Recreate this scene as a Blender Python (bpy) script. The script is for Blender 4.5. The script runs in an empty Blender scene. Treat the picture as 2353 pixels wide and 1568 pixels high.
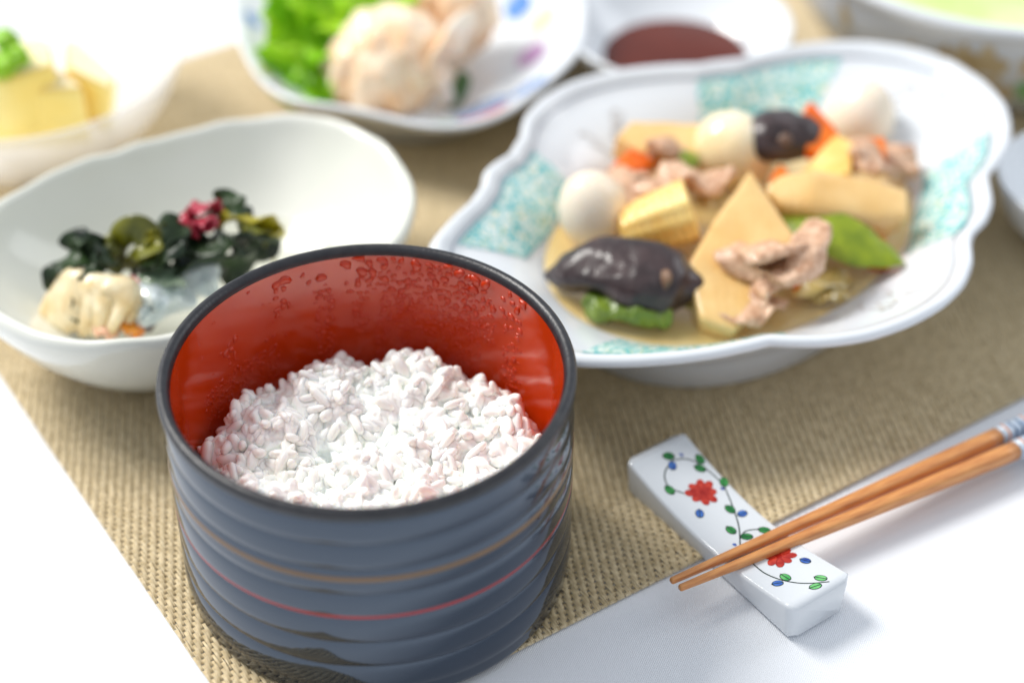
import bpy, bmesh, math, random
import numpy as np
from mathutils import Vector, Matrix, Euler, noise as mnoise

mnoise.seed_set(5); random.seed(7); rng = np.random.default_rng(7)
S = bpy.context.scene
COL = S.collection
PI = math.pi

# ------------------------------------------------------------------ camera
CAM_H, PITCH, FPX = 0.40884, 0.68528, 4253.6          # metres, radians, focal length for a 2352 px wide frame
cd = bpy.data.cameras.new('camera'); cam = bpy.data.objects.new('camera', cd); COL.objects.link(cam)
cam.location = (0, 0, CAM_H); cam.rotation_euler = (PI/2 - PITCH, 0, 0)
cd.sensor_width = 36; cd.lens = FPX*36/2352; cd.clip_start = 0.01; cd.clip_end = 50
cd.dof.use_dof = True; cd.dof.focus_distance = 0.540; cd.dof.aperture_fstop = 3.8
S.camera = cam

# ------------------------------------------------------------------ light
w = bpy.data.worlds.new('World'); S.world = w; w.use_nodes = True
bg = w.node_tree.nodes['Background']; bg.inputs[0].default_value = (0.86, 0.92, 1.0, 1); bg.inputs[1].default_value = 0.74

def area(name, loc, target, size, size_y, power, col):
    l = bpy.data.lights.new(name, 'AREA'); l.shape = 'RECTANGLE'; l.size = size; l.size_y = size_y
    l.energy = power; l.color = col
    o = bpy.data.objects.new(name, l); COL.objects.link(o); o.location = loc
    o.rotation_euler = (Vector(target)-Vector(loc)).to_track_quat('-Z', 'Y').to_euler()
    return o
area('window_light', (-1.75, 1.45, 2.25), (0.02, 0.5, 0), 1.2, 1.2, 112, (1.0, 0.97, 0.92))
area('side_window_light', (1.5, 1.2, 1.1), (0.05, 0.5, 0), 0.8, 0.8, 5, (0.95, 0.97, 1.0))

S.view_settings.view_transform = 'Standard'; S.view_settings.look = 'None'
S.view_settings.gamma = 1; S.view_settings.exposure = 0.0; S.view_settings.use_curve_mapping = False
S.render.engine = 'CYCLES'
S.cycles.use_denoising = True; S.cycles.max_bounces = 10; S.cycles.diffuse_bounces = 7; S.cycles.glossy_bounces = 4
S.cycles.transmission_bounces = 6; S.cycles.transparent_max_bounces = 8
S.cycles.caustics_reflective = False; S.cycles.caustics_refractive = False; S.cycles.sample_clamp_indirect = 6

# ------------------------------------------------------------------ helpers
_cf = Vector((0, math.cos(PITCH), -math.sin(PITCH))); _cu = Vector((0, math.sin(PITCH), math.cos(PITCH)))
def at(u, v, z=0.0):
    """point of the place at height z that the photograph shows at (u, v) of a 2352 x 1568 picture"""
    d = _cf + Vector((1, 0, 0))*((u-1176)/FPX) - _cu*((v-784)/FPX)
    t = (z-CAM_H)/d.z
    return Vector((0, 0, CAM_H)) + d*t
def xy(u, v, z=0.0):
    q = at(u, v, z); return (q.x, q.y)

def srgb(r, g, b):
    f = lambda c: c/12.92 if c <= 0.04045 else ((c+0.055)/1.055)**2.4
    return (f(r/255), f(g/255), f(b/255))

def P(name, col, col2=None, scale=80, rough=0.4, ior=1.45, bump=0.0, bscale=200, sss=0.0, sssr=(1, .8, .6), sscale=0.004,
      trans=0.0, coat=0.0, detail=4, contrast=(0.35, 0.65), aniso=None, sheen=0.0, spec=0.5, tint=None, alpha=1.0):
    m = bpy.data.materials.new(name); m.use_nodes = True
    nt = m.node_tree; N = nt.nodes; L = nt.links; b = N['Principled BSDF']
    tc = N.new('ShaderNodeTexCoord')
    b.inputs['Roughness'].default_value = rough; b.inputs['IOR'].default_value = ior
    b.inputs['Specular IOR Level'].default_value = spec
    if tint: b.inputs['Specular Tint'].default_value = (*tint, 1)
    if col2 is None: col2 = tuple(c*0.9 for c in col)
    nz = N.new('ShaderNodeTexNoise'); nz.inputs['Scale'].default_value = scale; nz.inputs['Detail'].default_value = detail
    if aniso:
        mp = N.new('ShaderNodeMapping'); mp.inputs['Scale'].default_value = aniso
        L.new(tc.outputs['Object'], mp.inputs[0]); src = mp.outputs[0]
    else: src = tc.outputs['Object']
    L.new(src, nz.inputs['Vector'])
    r = N.new('ShaderNodeValToRGB'); r.color_ramp.elements[0].position = contrast[0]; r.color_ramp.elements[1].position = contrast[1]
    r.color_ramp.elements[0].color = (*col, 1); r.color_ramp.elements[1].color = (*col2, 1)
    L.new(nz.outputs['Fac'], r.inputs[0]); L.new(r.outputs[0], b.inputs['Base Color'])
    if bump:
        n2 = N.new('ShaderNodeTexNoise'); n2.inputs['Scale'].default_value = bscale; n2.inputs['Detail'].default_value = 3
        L.new(src, n2.inputs['Vector'])
        bp = N.new('ShaderNodeBump'); bp.inputs['Strength'].default_value = bump; bp.inputs['Distance'].default_value = 0.001
        L.new(n2.outputs['Fac'], bp.inputs['Height']); L.new(bp.outputs[0], b.inputs['Normal'])
    if sss:
        b.inputs['Subsurface Weight'].default_value = sss; b.inputs['Subsurface Radius'].default_value = sssr
        b.inputs['Subsurface Scale'].default_value = sscale
    if trans: b.inputs['Transmission Weight'].default_value = trans
    if coat: b.inputs['Coat Weight'].default_value = coat; b.inputs['Coat Roughness'].default_value = 0.05
    if alpha < 1: b.inputs['Alpha'].default_value = alpha
    if sheen: b.inputs['Sheen Weight'].default_value = sheen
    return m

def link(o, parent=None):
    COL.objects.link(o)
    if parent: o.parent = parent
    return o
def mesh_obj(name, v, f, mat, parent=None, smooth=True):
    me = bpy.data.meshes.new(name); me.from_pydata([tuple(a) for a in v], [], [tuple(a) for a in f]); me.validate()
    if smooth: me.polygons.foreach_set('use_smooth', [True]*len(me.polygons))
    me.materials.append(mat)
    return link(bpy.data.objects.new(name, me), parent)
def tag(o, label, cat=None, group=None, kind=None):
    if label: o['label'] = label
    if cat: o['category'] = cat
    if group: o['group'] = group
    if kind: o['kind'] = kind
    return o
def empty(name, loc, label, cat, group=None, rz=0):
    o = bpy.data.objects.new(name, None); COL.objects.link(o); o.location = loc; o.rotation_euler = (0, 0, rz)
    o.empty_display_size = 0.01
    return tag(o, label, cat, group)
def subsurf(o, lv=1):
    m = o.modifiers.new('s', 'SUBSURF'); m.levels = lv; m.render_levels = lv; return o

def lathe(name, prof, mat, parent=None, n=128, close=False):
    v, f = [], []
    for r, z in prof:
        for k in range(n):
            a = 2*PI*k/n; v.append((r*math.cos(a), r*math.sin(a), z))
    m = len(prof)
    for i in range(m if close else m-1):
        j = (i+1) % m
        for k in range(n):
            k2 = (k+1) % n; f.append((i*n+k, i*n+k2, j*n+k2, j*n+k))
    return mesh_obj(name, v, f, mat, parent)

def loft(name, rings, mat, parent=None, cap=(True, True), closed=True, smooth=True):
    n = len(rings[0]); v = [tuple(q) for r in rings for q in r]; f = []
    for i in range(len(rings)-1):
        for k in range(n if closed else n-1):
            k2 = (k+1) % n; f.append((i*n+k, i*n+k2, (i+1)*n+k2, (i+1)*n+k))
    if cap[0]: f.append(tuple(range(n-1, -1, -1)))
    if cap[1]: f.append(tuple(range((len(rings)-1)*n, len(rings)*n)))
    return mesh_obj(name, v, f, mat, parent, smooth)

def catmull(pts, n):
    P_ = [Vector(p) for p in pts]; P_ = [P_[0]*2-P_[1]] + P_ + [P_[-1]*2-P_[-2]]
    out = []; segs = len(P_)-3
    for i in range(n):
        t = i/(n-1)*segs; k = min(int(t), segs-1); t -= k
        a, b, c, d = P_[k:k+4]
        out.append(0.5*((2*b)+(c-a)*t+(2*a-5*b+4*c-d)*t*t+(3*b-a-3*c+d)*t*t*t))
    return out
def interp(xs, ys, x): return float(np.interp(x, xs, ys))

def strip(name, pts, width, thick, mat, parent=None, up=(0, 0, 1), twist=0.0, n=22, nc=12, noise=0.0, nfreq=120, power=2.6, wprof=None, ruffle=0.0, rfreq=500, seed=0, noise2=0.0):
    """a bent piece with a flat oval section swept along a path: meat slices, leaves, seaweed"""
    path = catmull(pts, n); rings = []; up = Vector(up).normalized()
    for i, c in enumerate(path):
        t = (path[min(i+1, n-1)]-path[max(i-1, 0)]).normalized()
        s = t.cross(up); s = s.normalized() if s.length > 1e-6 else Vector((1, 0, 0)); b = s.cross(t)
        a = twist*i/(n-1); s2 = s*math.cos(a)+b*math.sin(a); b2 = b*math.cos(a)-s*math.sin(a)
        x = i/(n-1)
        e = interp(*wprof, x) if wprof else max(0.05, (1-abs(2*x-1)**3.5))**0.5
        te = max(0.12, (1-abs(2*x-1)**6))**0.5
        ring = []
        for k in range(nc):
            q = 2*PI*k/nc; cq, sq = math.cos(q), math.sin(q)
            px = math.copysign(abs(cq)**(2/power), cq)*width/2*e; py = math.copysign(abs(sq)**(2/power), sq)*thick/2*te
            w_ = c+s2*px+b2*py
            if ruffle: w_ += b2*(ruffle*(abs(cq)**1.5)*math.sin(rfreq*x+(0 if cq > 0 else 2.1)+seed)*e)
            if noise: w_ += mnoise.noise_vector(w_*nfreq+Vector((seed, 0, 0)))*noise
            if noise2: w_ += mnoise.noise_vector(w_*520+Vector((0, seed*2.3, 0)))*noise2+mnoise.noise_vector(w_*1300+Vector((seed, 3, 0)))*noise2*0.4
            ring.append(w_)
        rings.append(ring)
    return loft(name, rings, mat, parent)

def blob(name, c, rad, mat, parent=None, rot=(0, 0, 0), noise=0.0, nfreq=60, seed=0, nu=28, nv=18, egg=0.0, flat=None, fn=None):
    v, f = [], []; R = Euler(rot).to_matrix(); c = Vector(c)
    for j in range(nv+1):
        ph = PI*j/nv
        for i in range(nu):
            a = 2*PI*i/nu; d = Vector((math.sin(ph)*math.cos(a), math.sin(ph)*math.sin(a), math.cos(ph)))
            k = 1-egg*d.z*0.5
            q = Vector((d.x*rad[0]*k, d.y*rad[1]*k, d.z*rad[2]))
            if fn: q = fn(q, d)
            if noise: q += d*mnoise.noise(q*nfreq+Vector((seed*7.1, 0, 0)))*noise + d*mnoise.noise(q*nfreq*2.7+Vector((seed*3.1, 5, 0)))*noise*0.4
            if flat is not None: q.z = max(q.z, flat)
            v.append(c+R @ q)
    for j in range(nv):
        for i in range(nu):
            i2 = (i+1) % nu; f.append((j*nu+i, (j+1)*nu+i, (j+1)*nu+i2, j*nu+i2))
    return mesh_obj(name, v, f, mat, parent)

def slab(name, poly, thick, mat, parent=None, loc=(0, 0, 0), rot=(0, 0, 0), bev=0.0012, seg=3, noise=0.0, nfreq=90, seed=0, cuts=3, taper=1.0):
    bm = bmesh.new(); n = len(poly)
    b = [bm.verts.new((x, y, 0)) for x, y in poly]; t = [bm.verts.new((x*taper, y*taper, thick)) for x, y in poly]
    bm.faces.new(b[::-1]); bm.faces.new(t)
    for i in range(n): bm.faces.new((b[i], b[(i+1) % n], t[(i+1) % n], t[i]))
    bmesh.ops.recalc_face_normals(bm, faces=bm.faces)
    bmesh.ops.bevel(bm, geom=bm.edges[:], offset=bev, segments=seg, affect='EDGES', profile=0.6)
    bmesh.ops.triangulate(bm, faces=[q for q in bm.faces if len(q.verts) > 4])
    for _ in range(cuts):
        ed = [e for e in bm.edges if e.calc_length() > 0.004]
        if ed: bmesh.ops.subdivide_edges(bm, edges=ed, cuts=1)
    bmesh.ops.triangulate(bm, faces=[q for q in bm.faces if len(q.verts) > 4])
    M = Matrix.Translation(loc) @ Euler(rot).to_matrix().to_4x4()
    for q in bm.verts:
        p = q.co.copy()
        if noise: p += mnoise.noise_vector(p*nfreq+Vector((seed*3.3, 0, 0)))*noise
        q.co = M @ p
    me = bpy.data.meshes.new(name); bm.to_mesh(me); bm.free()
    me.polygons.foreach_set('use_smooth', [True]*len(me.polygons)); me.materials.append(mat)
    return link(bpy.data.objects.new(name, me), parent)

class Dish:
    """a dish with an irregular outline: rim outline points, rounder towards the foot; profile gives (scale, height)"""
    def __init__(self, pts, centre, n=160, smooth=4, wave=None):
        c = np.array(centre); p = np.array(pts)-c
        th = np.arctan2(p[:, 1], p[:, 0]); r = np.hypot(p[:, 0], p[:, 1]); o = np.argsort(th); th, r = th[o], r[o]
        T = np.concatenate([th-2*PI, th, th+2*PI]); R_ = np.concatenate([r, r, r])
        self.th = np.linspace(-PI, PI, n, endpoint=False); rr = np.interp(self.th, T, R_)
        k = np.exp(-0.5*(np.arange(-smooth*3, smooth*3+1)/max(smooth*0.6, .3))**2); k /= k.sum()
        self.r = np.convolve(np.concatenate([rr[-60:], rr, rr[:60]]), k, 'same')[60:-60]
        F = np.fft.rfft(rr); F[3:] = 0; self.r0 = np.fft.irfft(F, n)
        self.c = c; self.n = n; self.wave = wave
    def rad(self, s):
        wgt = max(0, min(1, (s-0.55)/0.4)); wgt = wgt*wgt*(3-2*wgt)
        return s*(self.r*wgt+self.r0*(1-wgt))
    def ring(self, s, z, dz=0):
        r = self.rad(s); zz = np.full(self.n, z, float)
        if self.wave is not None: zz = zz+self.wave(self.th)*max(0, (s-0.82)/0.18)**2
        return [(self.c[0]+a*math.cos(t), self.c[1]+a*math.sin(t), q+dz) for a, t, q in zip(r, self.th, zz)]
    def build(self, name, prof, mat, parent):
        rings = [self.ring(s, z) for s, z in prof]
        rings = [[(a[0]-parent.location.x, a[1]-parent.location.y, a[2]-parent.location.z) for a in r] for r in rings]
        return loft(name, rings, mat, parent, cap=(True, True))
    def patch(self, name, t0, t1, s_in, s_out, zf, mat, parent, n=30, m=8, off=0.0003):
        """paint on the inner face between two angles; s_in / s_out are functions of 0..1 across"""
        v, f = [], []
        for i in range(n):
            x = i/(n-1); t = t0+(t1-t0)*x
            for j in range(m):
                s = s_in(x)+(s_out(x)-s_in(x))*j/(m-1)
                r = np.interp(t, np.concatenate([self.th-2*PI, self.th, self.th+2*PI]), np.tile(self.rad(s), 3))
                z = zf(s)
                if self.wave is not None: z += float(self.wave(t))*max(0, (s-0.82)/0.18)**2
                v.append((self.c[0]+r*math.cos(t)-parent.location.x, self.c[1]+r*math.sin(t)-parent.location.y, z+off-parent.location.z))
        for i in range(n-1):
            for j in range(m-1): f.append((i*m+j, (i+1)*m+j, (i+1)*m+j+1, i*m+j+1))
        return mesh_obj(name, v, f, mat, parent)
    def angle(self, q): return math.atan2(q[1]-self.c[1], q[0]-self.c[0])

# ------------------------------------------------------------------ tablecloth
def cloth_mat():
    m = P('white_twill', (0.80, 0.82, 0.86), (0.84, 0.86, 0.89), scale=6, rough=0.75, sheen=0.1, spec=0.25)
    nt = m.node_tree; N = nt.nodes; L = nt.links; b = N['Principled BSDF']
    tc = N.new('ShaderNodeTexCoord'); mp = N.new('ShaderNodeMapping'); mp.inputs['Rotation'].default_value = (0, 0, math.radians(22))
    L.new(tc.outputs['Object'], mp.inputs[0])
    wv = N.new('ShaderNodeTexWave'); wv.inputs['Scale'].default_value = 560; wv.inputs['Distortion'].default_value = 0.6
    wv.inputs['Detail'].default_value = 1; L.new(mp.outputs[0], wv.inputs[0])
    bp = N.new('ShaderNodeBump'); bp.inputs['Strength'].default_value = 0.35; bp.inputs['Distance'].default_value = 0.0003
    L.new(wv.outputs['Fac'], bp.inputs['Height'])
    nz = N.new('ShaderNodeTexNoise'); nz.inputs['Scale'].default_value = 9; L.new(tc.outputs['Object'], nz.inputs[0])
    bp2 = N.new('ShaderNodeBump'); bp2.inputs['Strength'].default_value = 0.25; bp2.inputs['Distance'].default_value = 0.01
    L.new(nz.outputs['Fac'], bp2.inputs['Height']); L.new(bp.outputs[0], bp2.inputs['Normal']); L.new(bp2.outputs[0], b.inputs['Normal'])
    return m
v = []; f = []; nx = ny = 90
for j in range(ny+1):
    for i in range(nx+1):
        x = -1.3+2.6*i/nx; y = -0.5+2.6*j/ny
        v.append((x, y, -0.0006+0.0005*mnoise.noise(Vector((x*14, y*14, 0)))))
for j in range(ny):
    for i in range(nx): a = j*(nx+1)+i; f.append((a, a+1, a+nx+2, a+nx+1))
tag(mesh_obj('tablecloth', v, f, cloth_mat()), 'white twill tablecloth covering the whole table', kind='structure')

# ------------------------------------------------------------------ placemat (woven strands)
MC = Vector((-0.0648, 0.3146, 0)); MA = 0.5802
mat_root = empty('placemat', MC, 'beige woven vinyl placemat lying under all the dishes', 'placemat', rz=MA)
strand_m = P('gold_vinyl', srgb(223, 206, 170), srgb(196, 177, 138), scale=500, rough=0.30, ior=1.5, detail=2)
weft_m = P('shaded_gold_vinyl', srgb(186, 166, 132), srgb(158, 138, 106), scale=260, rough=0.4, detail=2)  # weft is the same gold; shade of the gaps is put into its colour
ML, MD = 0.52, 0.356
def grid_mesh(name, v, f, mat, parent):
    me = bpy.data.meshes.new(name); v = np.asarray(v, np.float32); f = np.asarray(f, np.int32)
    me.vertices.add(len(v)); me.vertices.foreach_set('co', v.ravel())
    me.loops.add(f.size); me.loops.foreach_set('vertex_index', f.ravel())
    me.polygons.add(len(f)); me.polygons.foreach_set('loop_start', np.arange(0, f.size, f.shape[1], dtype=np.int32))
    me.polygons.foreach_set('use_smooth', np.ones(len(f), bool))
    me.update(calc_edges=True); me.validate(); me.materials.append(mat)
    return link(bpy.data.objects.new(name, me), parent)
def weave():
    pitch, weft = 0.00098, 0.00207; per = 3*weft
    ni = int(ML/pitch); V = []; F = []; base = 0
    t = np.array([0, .12, .5, .88, 1.0]); zt = np.array([0.0005, 0.00108, 0.00132, 0.00108, 0.0005]); wd = np.array([.7, 1, 1, 1, .7])
    sx = np.array([-1, -.45, .45, 1]); sz = np.array([-.00035, 0, 0, -.00035])
    for i in range(ni):
        off = (-(i % 3))*weft
        ks = np.arange(-1, int(MD/per)+2)
        y0 = ks*per-off-per*0.02; L_ = 2.9*weft
        for sub in (-1, 1):
            hw = pitch*0.235
            xc = i*pitch+sub*pitch*0.245
            jit = rng.normal(0, pitch*0.05, (len(ks), 1, 1))
            Y = y0[:, None, None]+t[None, :, None]*L_+0*sx[None, None, :]
            X = xc+sx[None, None, :]*hw*wd[None, :, None]+0*Y+jit
            Z = zt[None, :, None]+sz[None, None, :]+0*Y+rng.normal(0, 6e-5, (len(ks), 1, 1))
            ok = (y0+L_ > 0.0) & (y0 < MD)
            blk = np.stack([X, np.clip(Y, 0, MD), np.maximum(Z, 0.00005)], -1)[ok].reshape(-1, 3)
            nb = int(ok.sum()); V.append(blk)
            q = np.array([(a*4+b, a*4+b+1, (a+1)*4+b+1, (a+1)*4+b) for a in range(4) for b in range(3)])
            F.append((base+np.arange(nb)[:, None, None]*20+q[None]).reshape(-1, 4)); base += nb*20
    grid_mesh('warp_strands', np.concatenate(V), np.concatenate(F), strand_m, mat_root)['kind'] = 'stuff'
    V = []; F = []; n = int(MD/weft)
    for k in range(n):
        y = (k+0.5)*weft; h = weft*0.27; b = len(V)*1
        for x in (0, ML):
            for a in range(5):
                q = PI*a/4; V.append((x, y+h*math.cos(q), 0.0002+0.00055*math.sin(q)))
        F += [(b+a, b+a+1, b+5+a+1, b+5+a) for a in range(4)]
    grid_mesh('weft_strands', V, F, weft_m, mat_root)['kind'] = 'stuff'
weave()
TOP = 0.0013   # the dishes stand on the weave

# ------------------------------------------------------------------ lacquer bowl
BX, BY = -0.0404, 0.3961; BSC = (0.990, 0.990, 1.045)
bowl = empty('lacquer_bowl', (BX, BY, 0), 'ribbed black lacquer bowl with red inside, full of rice', 'bowl'); bowl.scale = BSC
lac = P('black_lacquer', (0.007, 0.010, 0.018), (0.010, 0.014, 0.024), scale=40, rough=0.07, ior=1.92, tint=(0.64, 0.79, 1.0), bump=0.015, bscale=60)
redl = P('red_lacquer', srgb(190, 58, 9), srgb(182, 51, 7), scale=60, rough=0.13, ior=1.6, coat=0.4)
prof = [(0.0, TOP+0.004), (0.050, TOP+0.004), (0.0505, TOP), (0.0566, TOP), (0.0578, TOP+0.0010)]
edges = [0.0070, 0.0161, 0.0252, 0.0343, 0.0434, 0.0525, 0.0613, 0.0702]
prof += [(0.0582, 0.0036), (0.0582, 0.0062)]
for a, b in zip(edges[:-1], edges[1:]):
    for x in (0.015, 0.05, 0.11, 0.19, 0.29, 0.40, 0.5, 0.6, 0.71, 0.81, 0.89, 0.95, 0.985):
        r = 0.05815+0.00062*(1-abs(2*x-1)**3.2)-0.0003*(x-0.5)
        prof.append((r, a+(b-a)*x))
prof += [(0.0580, 0.0706)]
lathe('body', prof, lac, bowl, n=192)
lip = [(0.0580, 0.0692), (0.0588, 0.0697), (0.0592, 0.0706), (0.0592, 0.0716), (0.0589, 0.0724), (0.0583, 0.0729), (0.0575, 0.07305), (0.0567, 0.0728), (0.0560, 0.0722), (0.0556, 0.0714), (0.0555, 0.0706), (0.0555, 0.0700)]
rimm = P('rim_lacquer', (0.011, 0.012, 0.016), (0.022, 0.022, 0.026), scale=300, rough=0.36, ior=1.5, bump=0.15, bscale=900)
tag(lathe('rim', lip, rimm, bowl, n=192), 'worn matt black rim of the lacquer bowl')
IR = 0.0554
inner = [(IR, 0.0706), (IR-0.0002, 0.06), (IR-0.0006, 0.045), (IR-0.0012, 0.03), (IR-0.003, 0.018), (IR-0.008, 0.011), (IR-0.02, 0.008), (0.0, 0.0075)]
tag(lathe('interior', inner, redl, bowl, n=192), 'glossy orange red lacquer inside of the bowl')
def band(name, z, h, mat, lab):
    def R_(z):
        return interp([p[1] for p in prof[6:]], [p[0] for p in prof[6:]], z)
    pr = [(R_(z-h/2)-0.0001, z-h/2)]+[(R_(z-h/2+h*k/6)+0.00012, z-h/2+h*k/6) for k in range(1, 6)]+[(R_(z+h/2)-0.0001, z+h/2)]
    tag(lathe(name, pr, mat, bowl, n=160), lab)
band('stripe', 0.0492, 0.0021, P('gold_line', srgb(118, 92, 66), rough=0.25), 'thin dull gold line around the bowl')
band('stripe', 0.0350, 0.0020, P('red_line', srgb(156, 50, 56), rough=0.2), 'thin red line around the bowl')

# condensation on the inside
def wall_r(z): return interp([p[1] for p in inner][::-1], [p[0] for p in inner][::-1], z)
def drops():
    V, F = [], []; placed = []
    def one(th, z, a, b, seed):
        R_ = wall_r(z)
        for (t2, z2, a2) in placed:
            if abs((t2-th)*R_) < (a+a2)*0.83 and abs(z2-z) < (a+a2)*0.80: return
        placed.append((th, z, (a+b)/2))
        n = 11; base = len(V); ph = random.random()*6
        prof_ = [(1.0, -0.05), (0.97, 0.35), (0.80, 0.75), (0.45, 0.95)]
        for s, h in prof_:
            for k in range(n):
                q = 2*PI*k/n; rr = s*(1+0.22*math.sin(2*q+ph)+0.14*math.sin(3*q+ph*2.3)+0.1*math.sin(5*q+ph*1.3))
                dx = rr*a*math.cos(q); dz = rr*b*math.sin(q); t = th+dx/R_; zz = min(z+dz, 0.0702)
                rad = wall_r(zz)-h*0.55*min(a, b)+0.00002
                V.append((rad*math.cos(t), rad*math.sin(t), zz))
        V.append(((R_-0.55*min(a, b))*math.cos(th), (R_-0.55*min(a, b))*math.sin(th), z)); c = len(V)-1
        for i in range(3):
            for k in range(n): k2 = (k+1) % n; F.append((base+i*n+k, base+i*n+k2, base+(i+1)*n+k2, base+(i+1)*n+k))
        for k in range(n): F.append((base+3*n+k, base+3*n+(k+1) % n, c))
    R2 = math.radians
    def cluster(t0, t1, z0, z1, cnt, s0, s1, el=1.0):
        for _ in range(cnt):
            x = random.random(); th = R2(t0+(t1-t0)*random.random()); z = z0+(z1-z0)*x
            s = (s0+(s1-s0)*x)*random.uniform(0.75, 1.9)
            one(th, z, s, s*random.uniform(0.7, 1.1)*el, 0)
    # (angle range, height range, tries, radius low, radius high)
    cluster(92, 101, 0.058, 0.0700, 60, 0.0007, 0.0014)
    cluster(94, 99, 0.042, 0.058, 60, 0.0004, 0.0007)
    cluster(106, 111.5, 0.034, 0.060, 160, 0.00035, 0.0007)
    cluster(105, 111, 0.060, 0.066, 8, 0.0006, 0.0010)
    cluster(119, 126, 0.055, 0.0698, 22, 0.0006, 0.0012)
    cluster(141, 147, 0.047, 0.056, 22, 0.0003, 0.0010)
    cluster(52, 91, 0.060, 0.0700, 420, 0.0006, 0.0012)
    cluster(50, 90, 0.047, 0.062, 900, 0.00045, 0.0008)
    cluster(56, 92, 0.026, 0.050, 1700, 0.00034, 0.00055)
    cluster(37, 47, 0.050, 0.0695, 40, 0.0005, 0.0011)
    cluster(38, 46, 0.020, 0.052, 90, 0.0004, 0.0006)
    cluster(112, 160, 0.036, 0.0700, 26, 0.0003, 0.0005)
    cluster(125, 160, 0.034, 0.046, 500, 0.0003, 0.0004)
    o = mesh_obj('condensation', V, F, P('wet_red', srgb(190, 54, 9), srgb(180, 46, 7), scale=90, rough=0.05, ior=1.4, coat=0.5), bowl)
    tag(o, 'water droplets of steam on the red inner wall', kind='stuff')
drops()

# ------------------------------------------------------------------ rice
rice = empty('steamed_rice', (BX, BY, 0.010), 'mound of steamed white rice in the black lacquer bowl', 'rice'); rice.location.z *= BSC[2]; rice.scale = BSC
rice_m = P('cooked_rice', (0.885, 0.915, 0.895), (0.885, 0.90, 0.845), scale=40, rough=0.24, ior=1.36, sss=1.0, sssr=(1.0, 0.95, 0.85), sscale=0.0008, coat=0.4)
rice_s = P('sticky_rice', (0.885, 0.915, 0.895), (0.885, 0.90, 0.845), scale=40, rough=0.24, ior=1.36, sss=1.0, sssr=(1.0, 0.95, 0.85), sscale=0.0008, coat=0.4)
def sm(a, b, x): x = max(0, min(1, (x-a)/(b-a))); return x*x*(3-2*x)
def g(x, y, cx, cy, s): return math.exp(-((x-cx)**2+(y-cy)**2)/(2*s*s))
def RH(x, y):
    r = math.hypot(x, y)
    z = 0.0388+0.0062*mnoise.noise(Vector((x*70, y*70, 1.7)))+0.0032*mnoise.noise(Vector((x*210, y*210, 4.2)))
    z += 0.0055*g(x, y, -0.0150, 0.036, 0.0085)+0.0045*g(x, y, 0.0035, 0.038, 0.0055)+0.004*g(x, y, 0.0175, 0.034, 0.008)
    z += 0.004*g(x, y, -0.043, 0.020, 0.008)+0.003*g(x, y, 0.040, 0.026, 0.009)-0.006*g(x, y, -0.0050, 0.044, 0.005)-0.006*g(x, y, -0.030, 0.036, 0.007)
    z -= 0.0045*g(x, y, -0.012, 0.006, 0.006)+0.004*g(x, y, 0.016, 0.004, 0.007)
    z -= (0.004+0.011*sm(-0.01, 0.04, y))*sm(0.044, 0.0545, r)
    return z
def grain_mesh(seed):
    random.seed(seed); L_ = random.uniform(0.0036, 0.0046); w_ = random.uniform(0.00165, 0.0020); t_ = w_*random.uniform(0.75, 0.95)
    bend = random.uniform(-0.0005, 0.0005); nr, nc = 6, 8; v, f = [(-L_, 0, 0)], []
    for i in range(nr):
        x = -L_+2*L_*(i+0.55)/(nr+0.1); e = max(0.0, 1-abs(x/L_)**3.0)**0.5*(1+0.08*x/L_)
        for k in range(nc):
            q = 2*PI*k/nc; v.append((x, w_*e*math.cos(q)+bend*(x/L_)**2, t_*e*math.sin(q)*(1-0.12*(abs(math.cos(q)) < .4))))
    v.append((L_, 0, 0))
    for k in range(nc): f.append((0, 1+(k+1) % nc, 1+k)); f.append((len(v)-1, 1+(nr-1)*nc+k, 1+(nr-1)*nc+(k+1) % nc))
    for i in range(nr-1):
        for k in range(nc): a = 1+i*nc+k; b = 1+i*nc+(k+1) % nc; f.append((a, b, b+nc, a+nc))
    me = bpy.data.meshes.new('grain'); me.from_pydata(v, [], f); me.polygons.foreach_set('use_smooth', [True]*len(me.polygons)); me.materials.append(rice_m)
    return me
GM = [grain_mesh(s) for s in range(9)]
random.seed(11)
cand = []
tries = 0
while len(cand) < 2000 and tries < 20000:
    tries += 1
    x, y = random.uniform(-.054, .054), random.uniform(-.054, .054)
    r = math.hypot(x, y)
    if r > 0.0512: continue
    up = random.random()**2.2
    z = RH(x, y)+random.uniform(-0.0009, 0.0002)+up*0.0019
    tilt = random.gauss(0, 0.2+0.42*up)
    cand.append((z-RH(x, y), x, y, z, random.uniform(0, 2*PI), tilt, random.uniform(0, PI)))
# the bed the loose grains lie on
v, f = [(0, 0, RH(0, 0)+0.0001-0.010)], []; na, nr = 120, 30
for j in range(1, nr+1):
    for i in range(na):
        a = 2*PI*i/na; r = 0.0525*j/nr; x, y = r*math.cos(a), r*math.sin(a); v.append((x, y, RH(x, y)+0.0001-0.010))
for i in range(na): v.append((0.050*math.cos(2*PI*i/na), 0.050*math.sin(2*PI*i/na), 0.004))
for i in range(na): f.append((0, 1+i, 1+(i+1) % na))
for j in range(nr):
    for i in range(na): i2 = (i+1) % na; f.append((1+j*na+i, 1+(j+1)*na+i, 1+(j+1)*na+i2, 1+j*na+i2))
bed_v, bed_f = v, f+[tuple(range(1+nr*na+na-1, 1+nr*na-1, -1))]
cand.sort(key=lambda c: -(c[0]+(0.002 if c[2] > -0.012 else -0.004)))
Vg = {}
for m_i, me in enumerate(GM):
    co = np.empty(len(me.vertices)*3, np.float32); me.vertices.foreach_get('co', co); Vg[m_i] = (co.reshape(-1, 3), [tuple(p.vertices) for p in me.polygons])
JV, JF, base = [], [], 0
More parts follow.
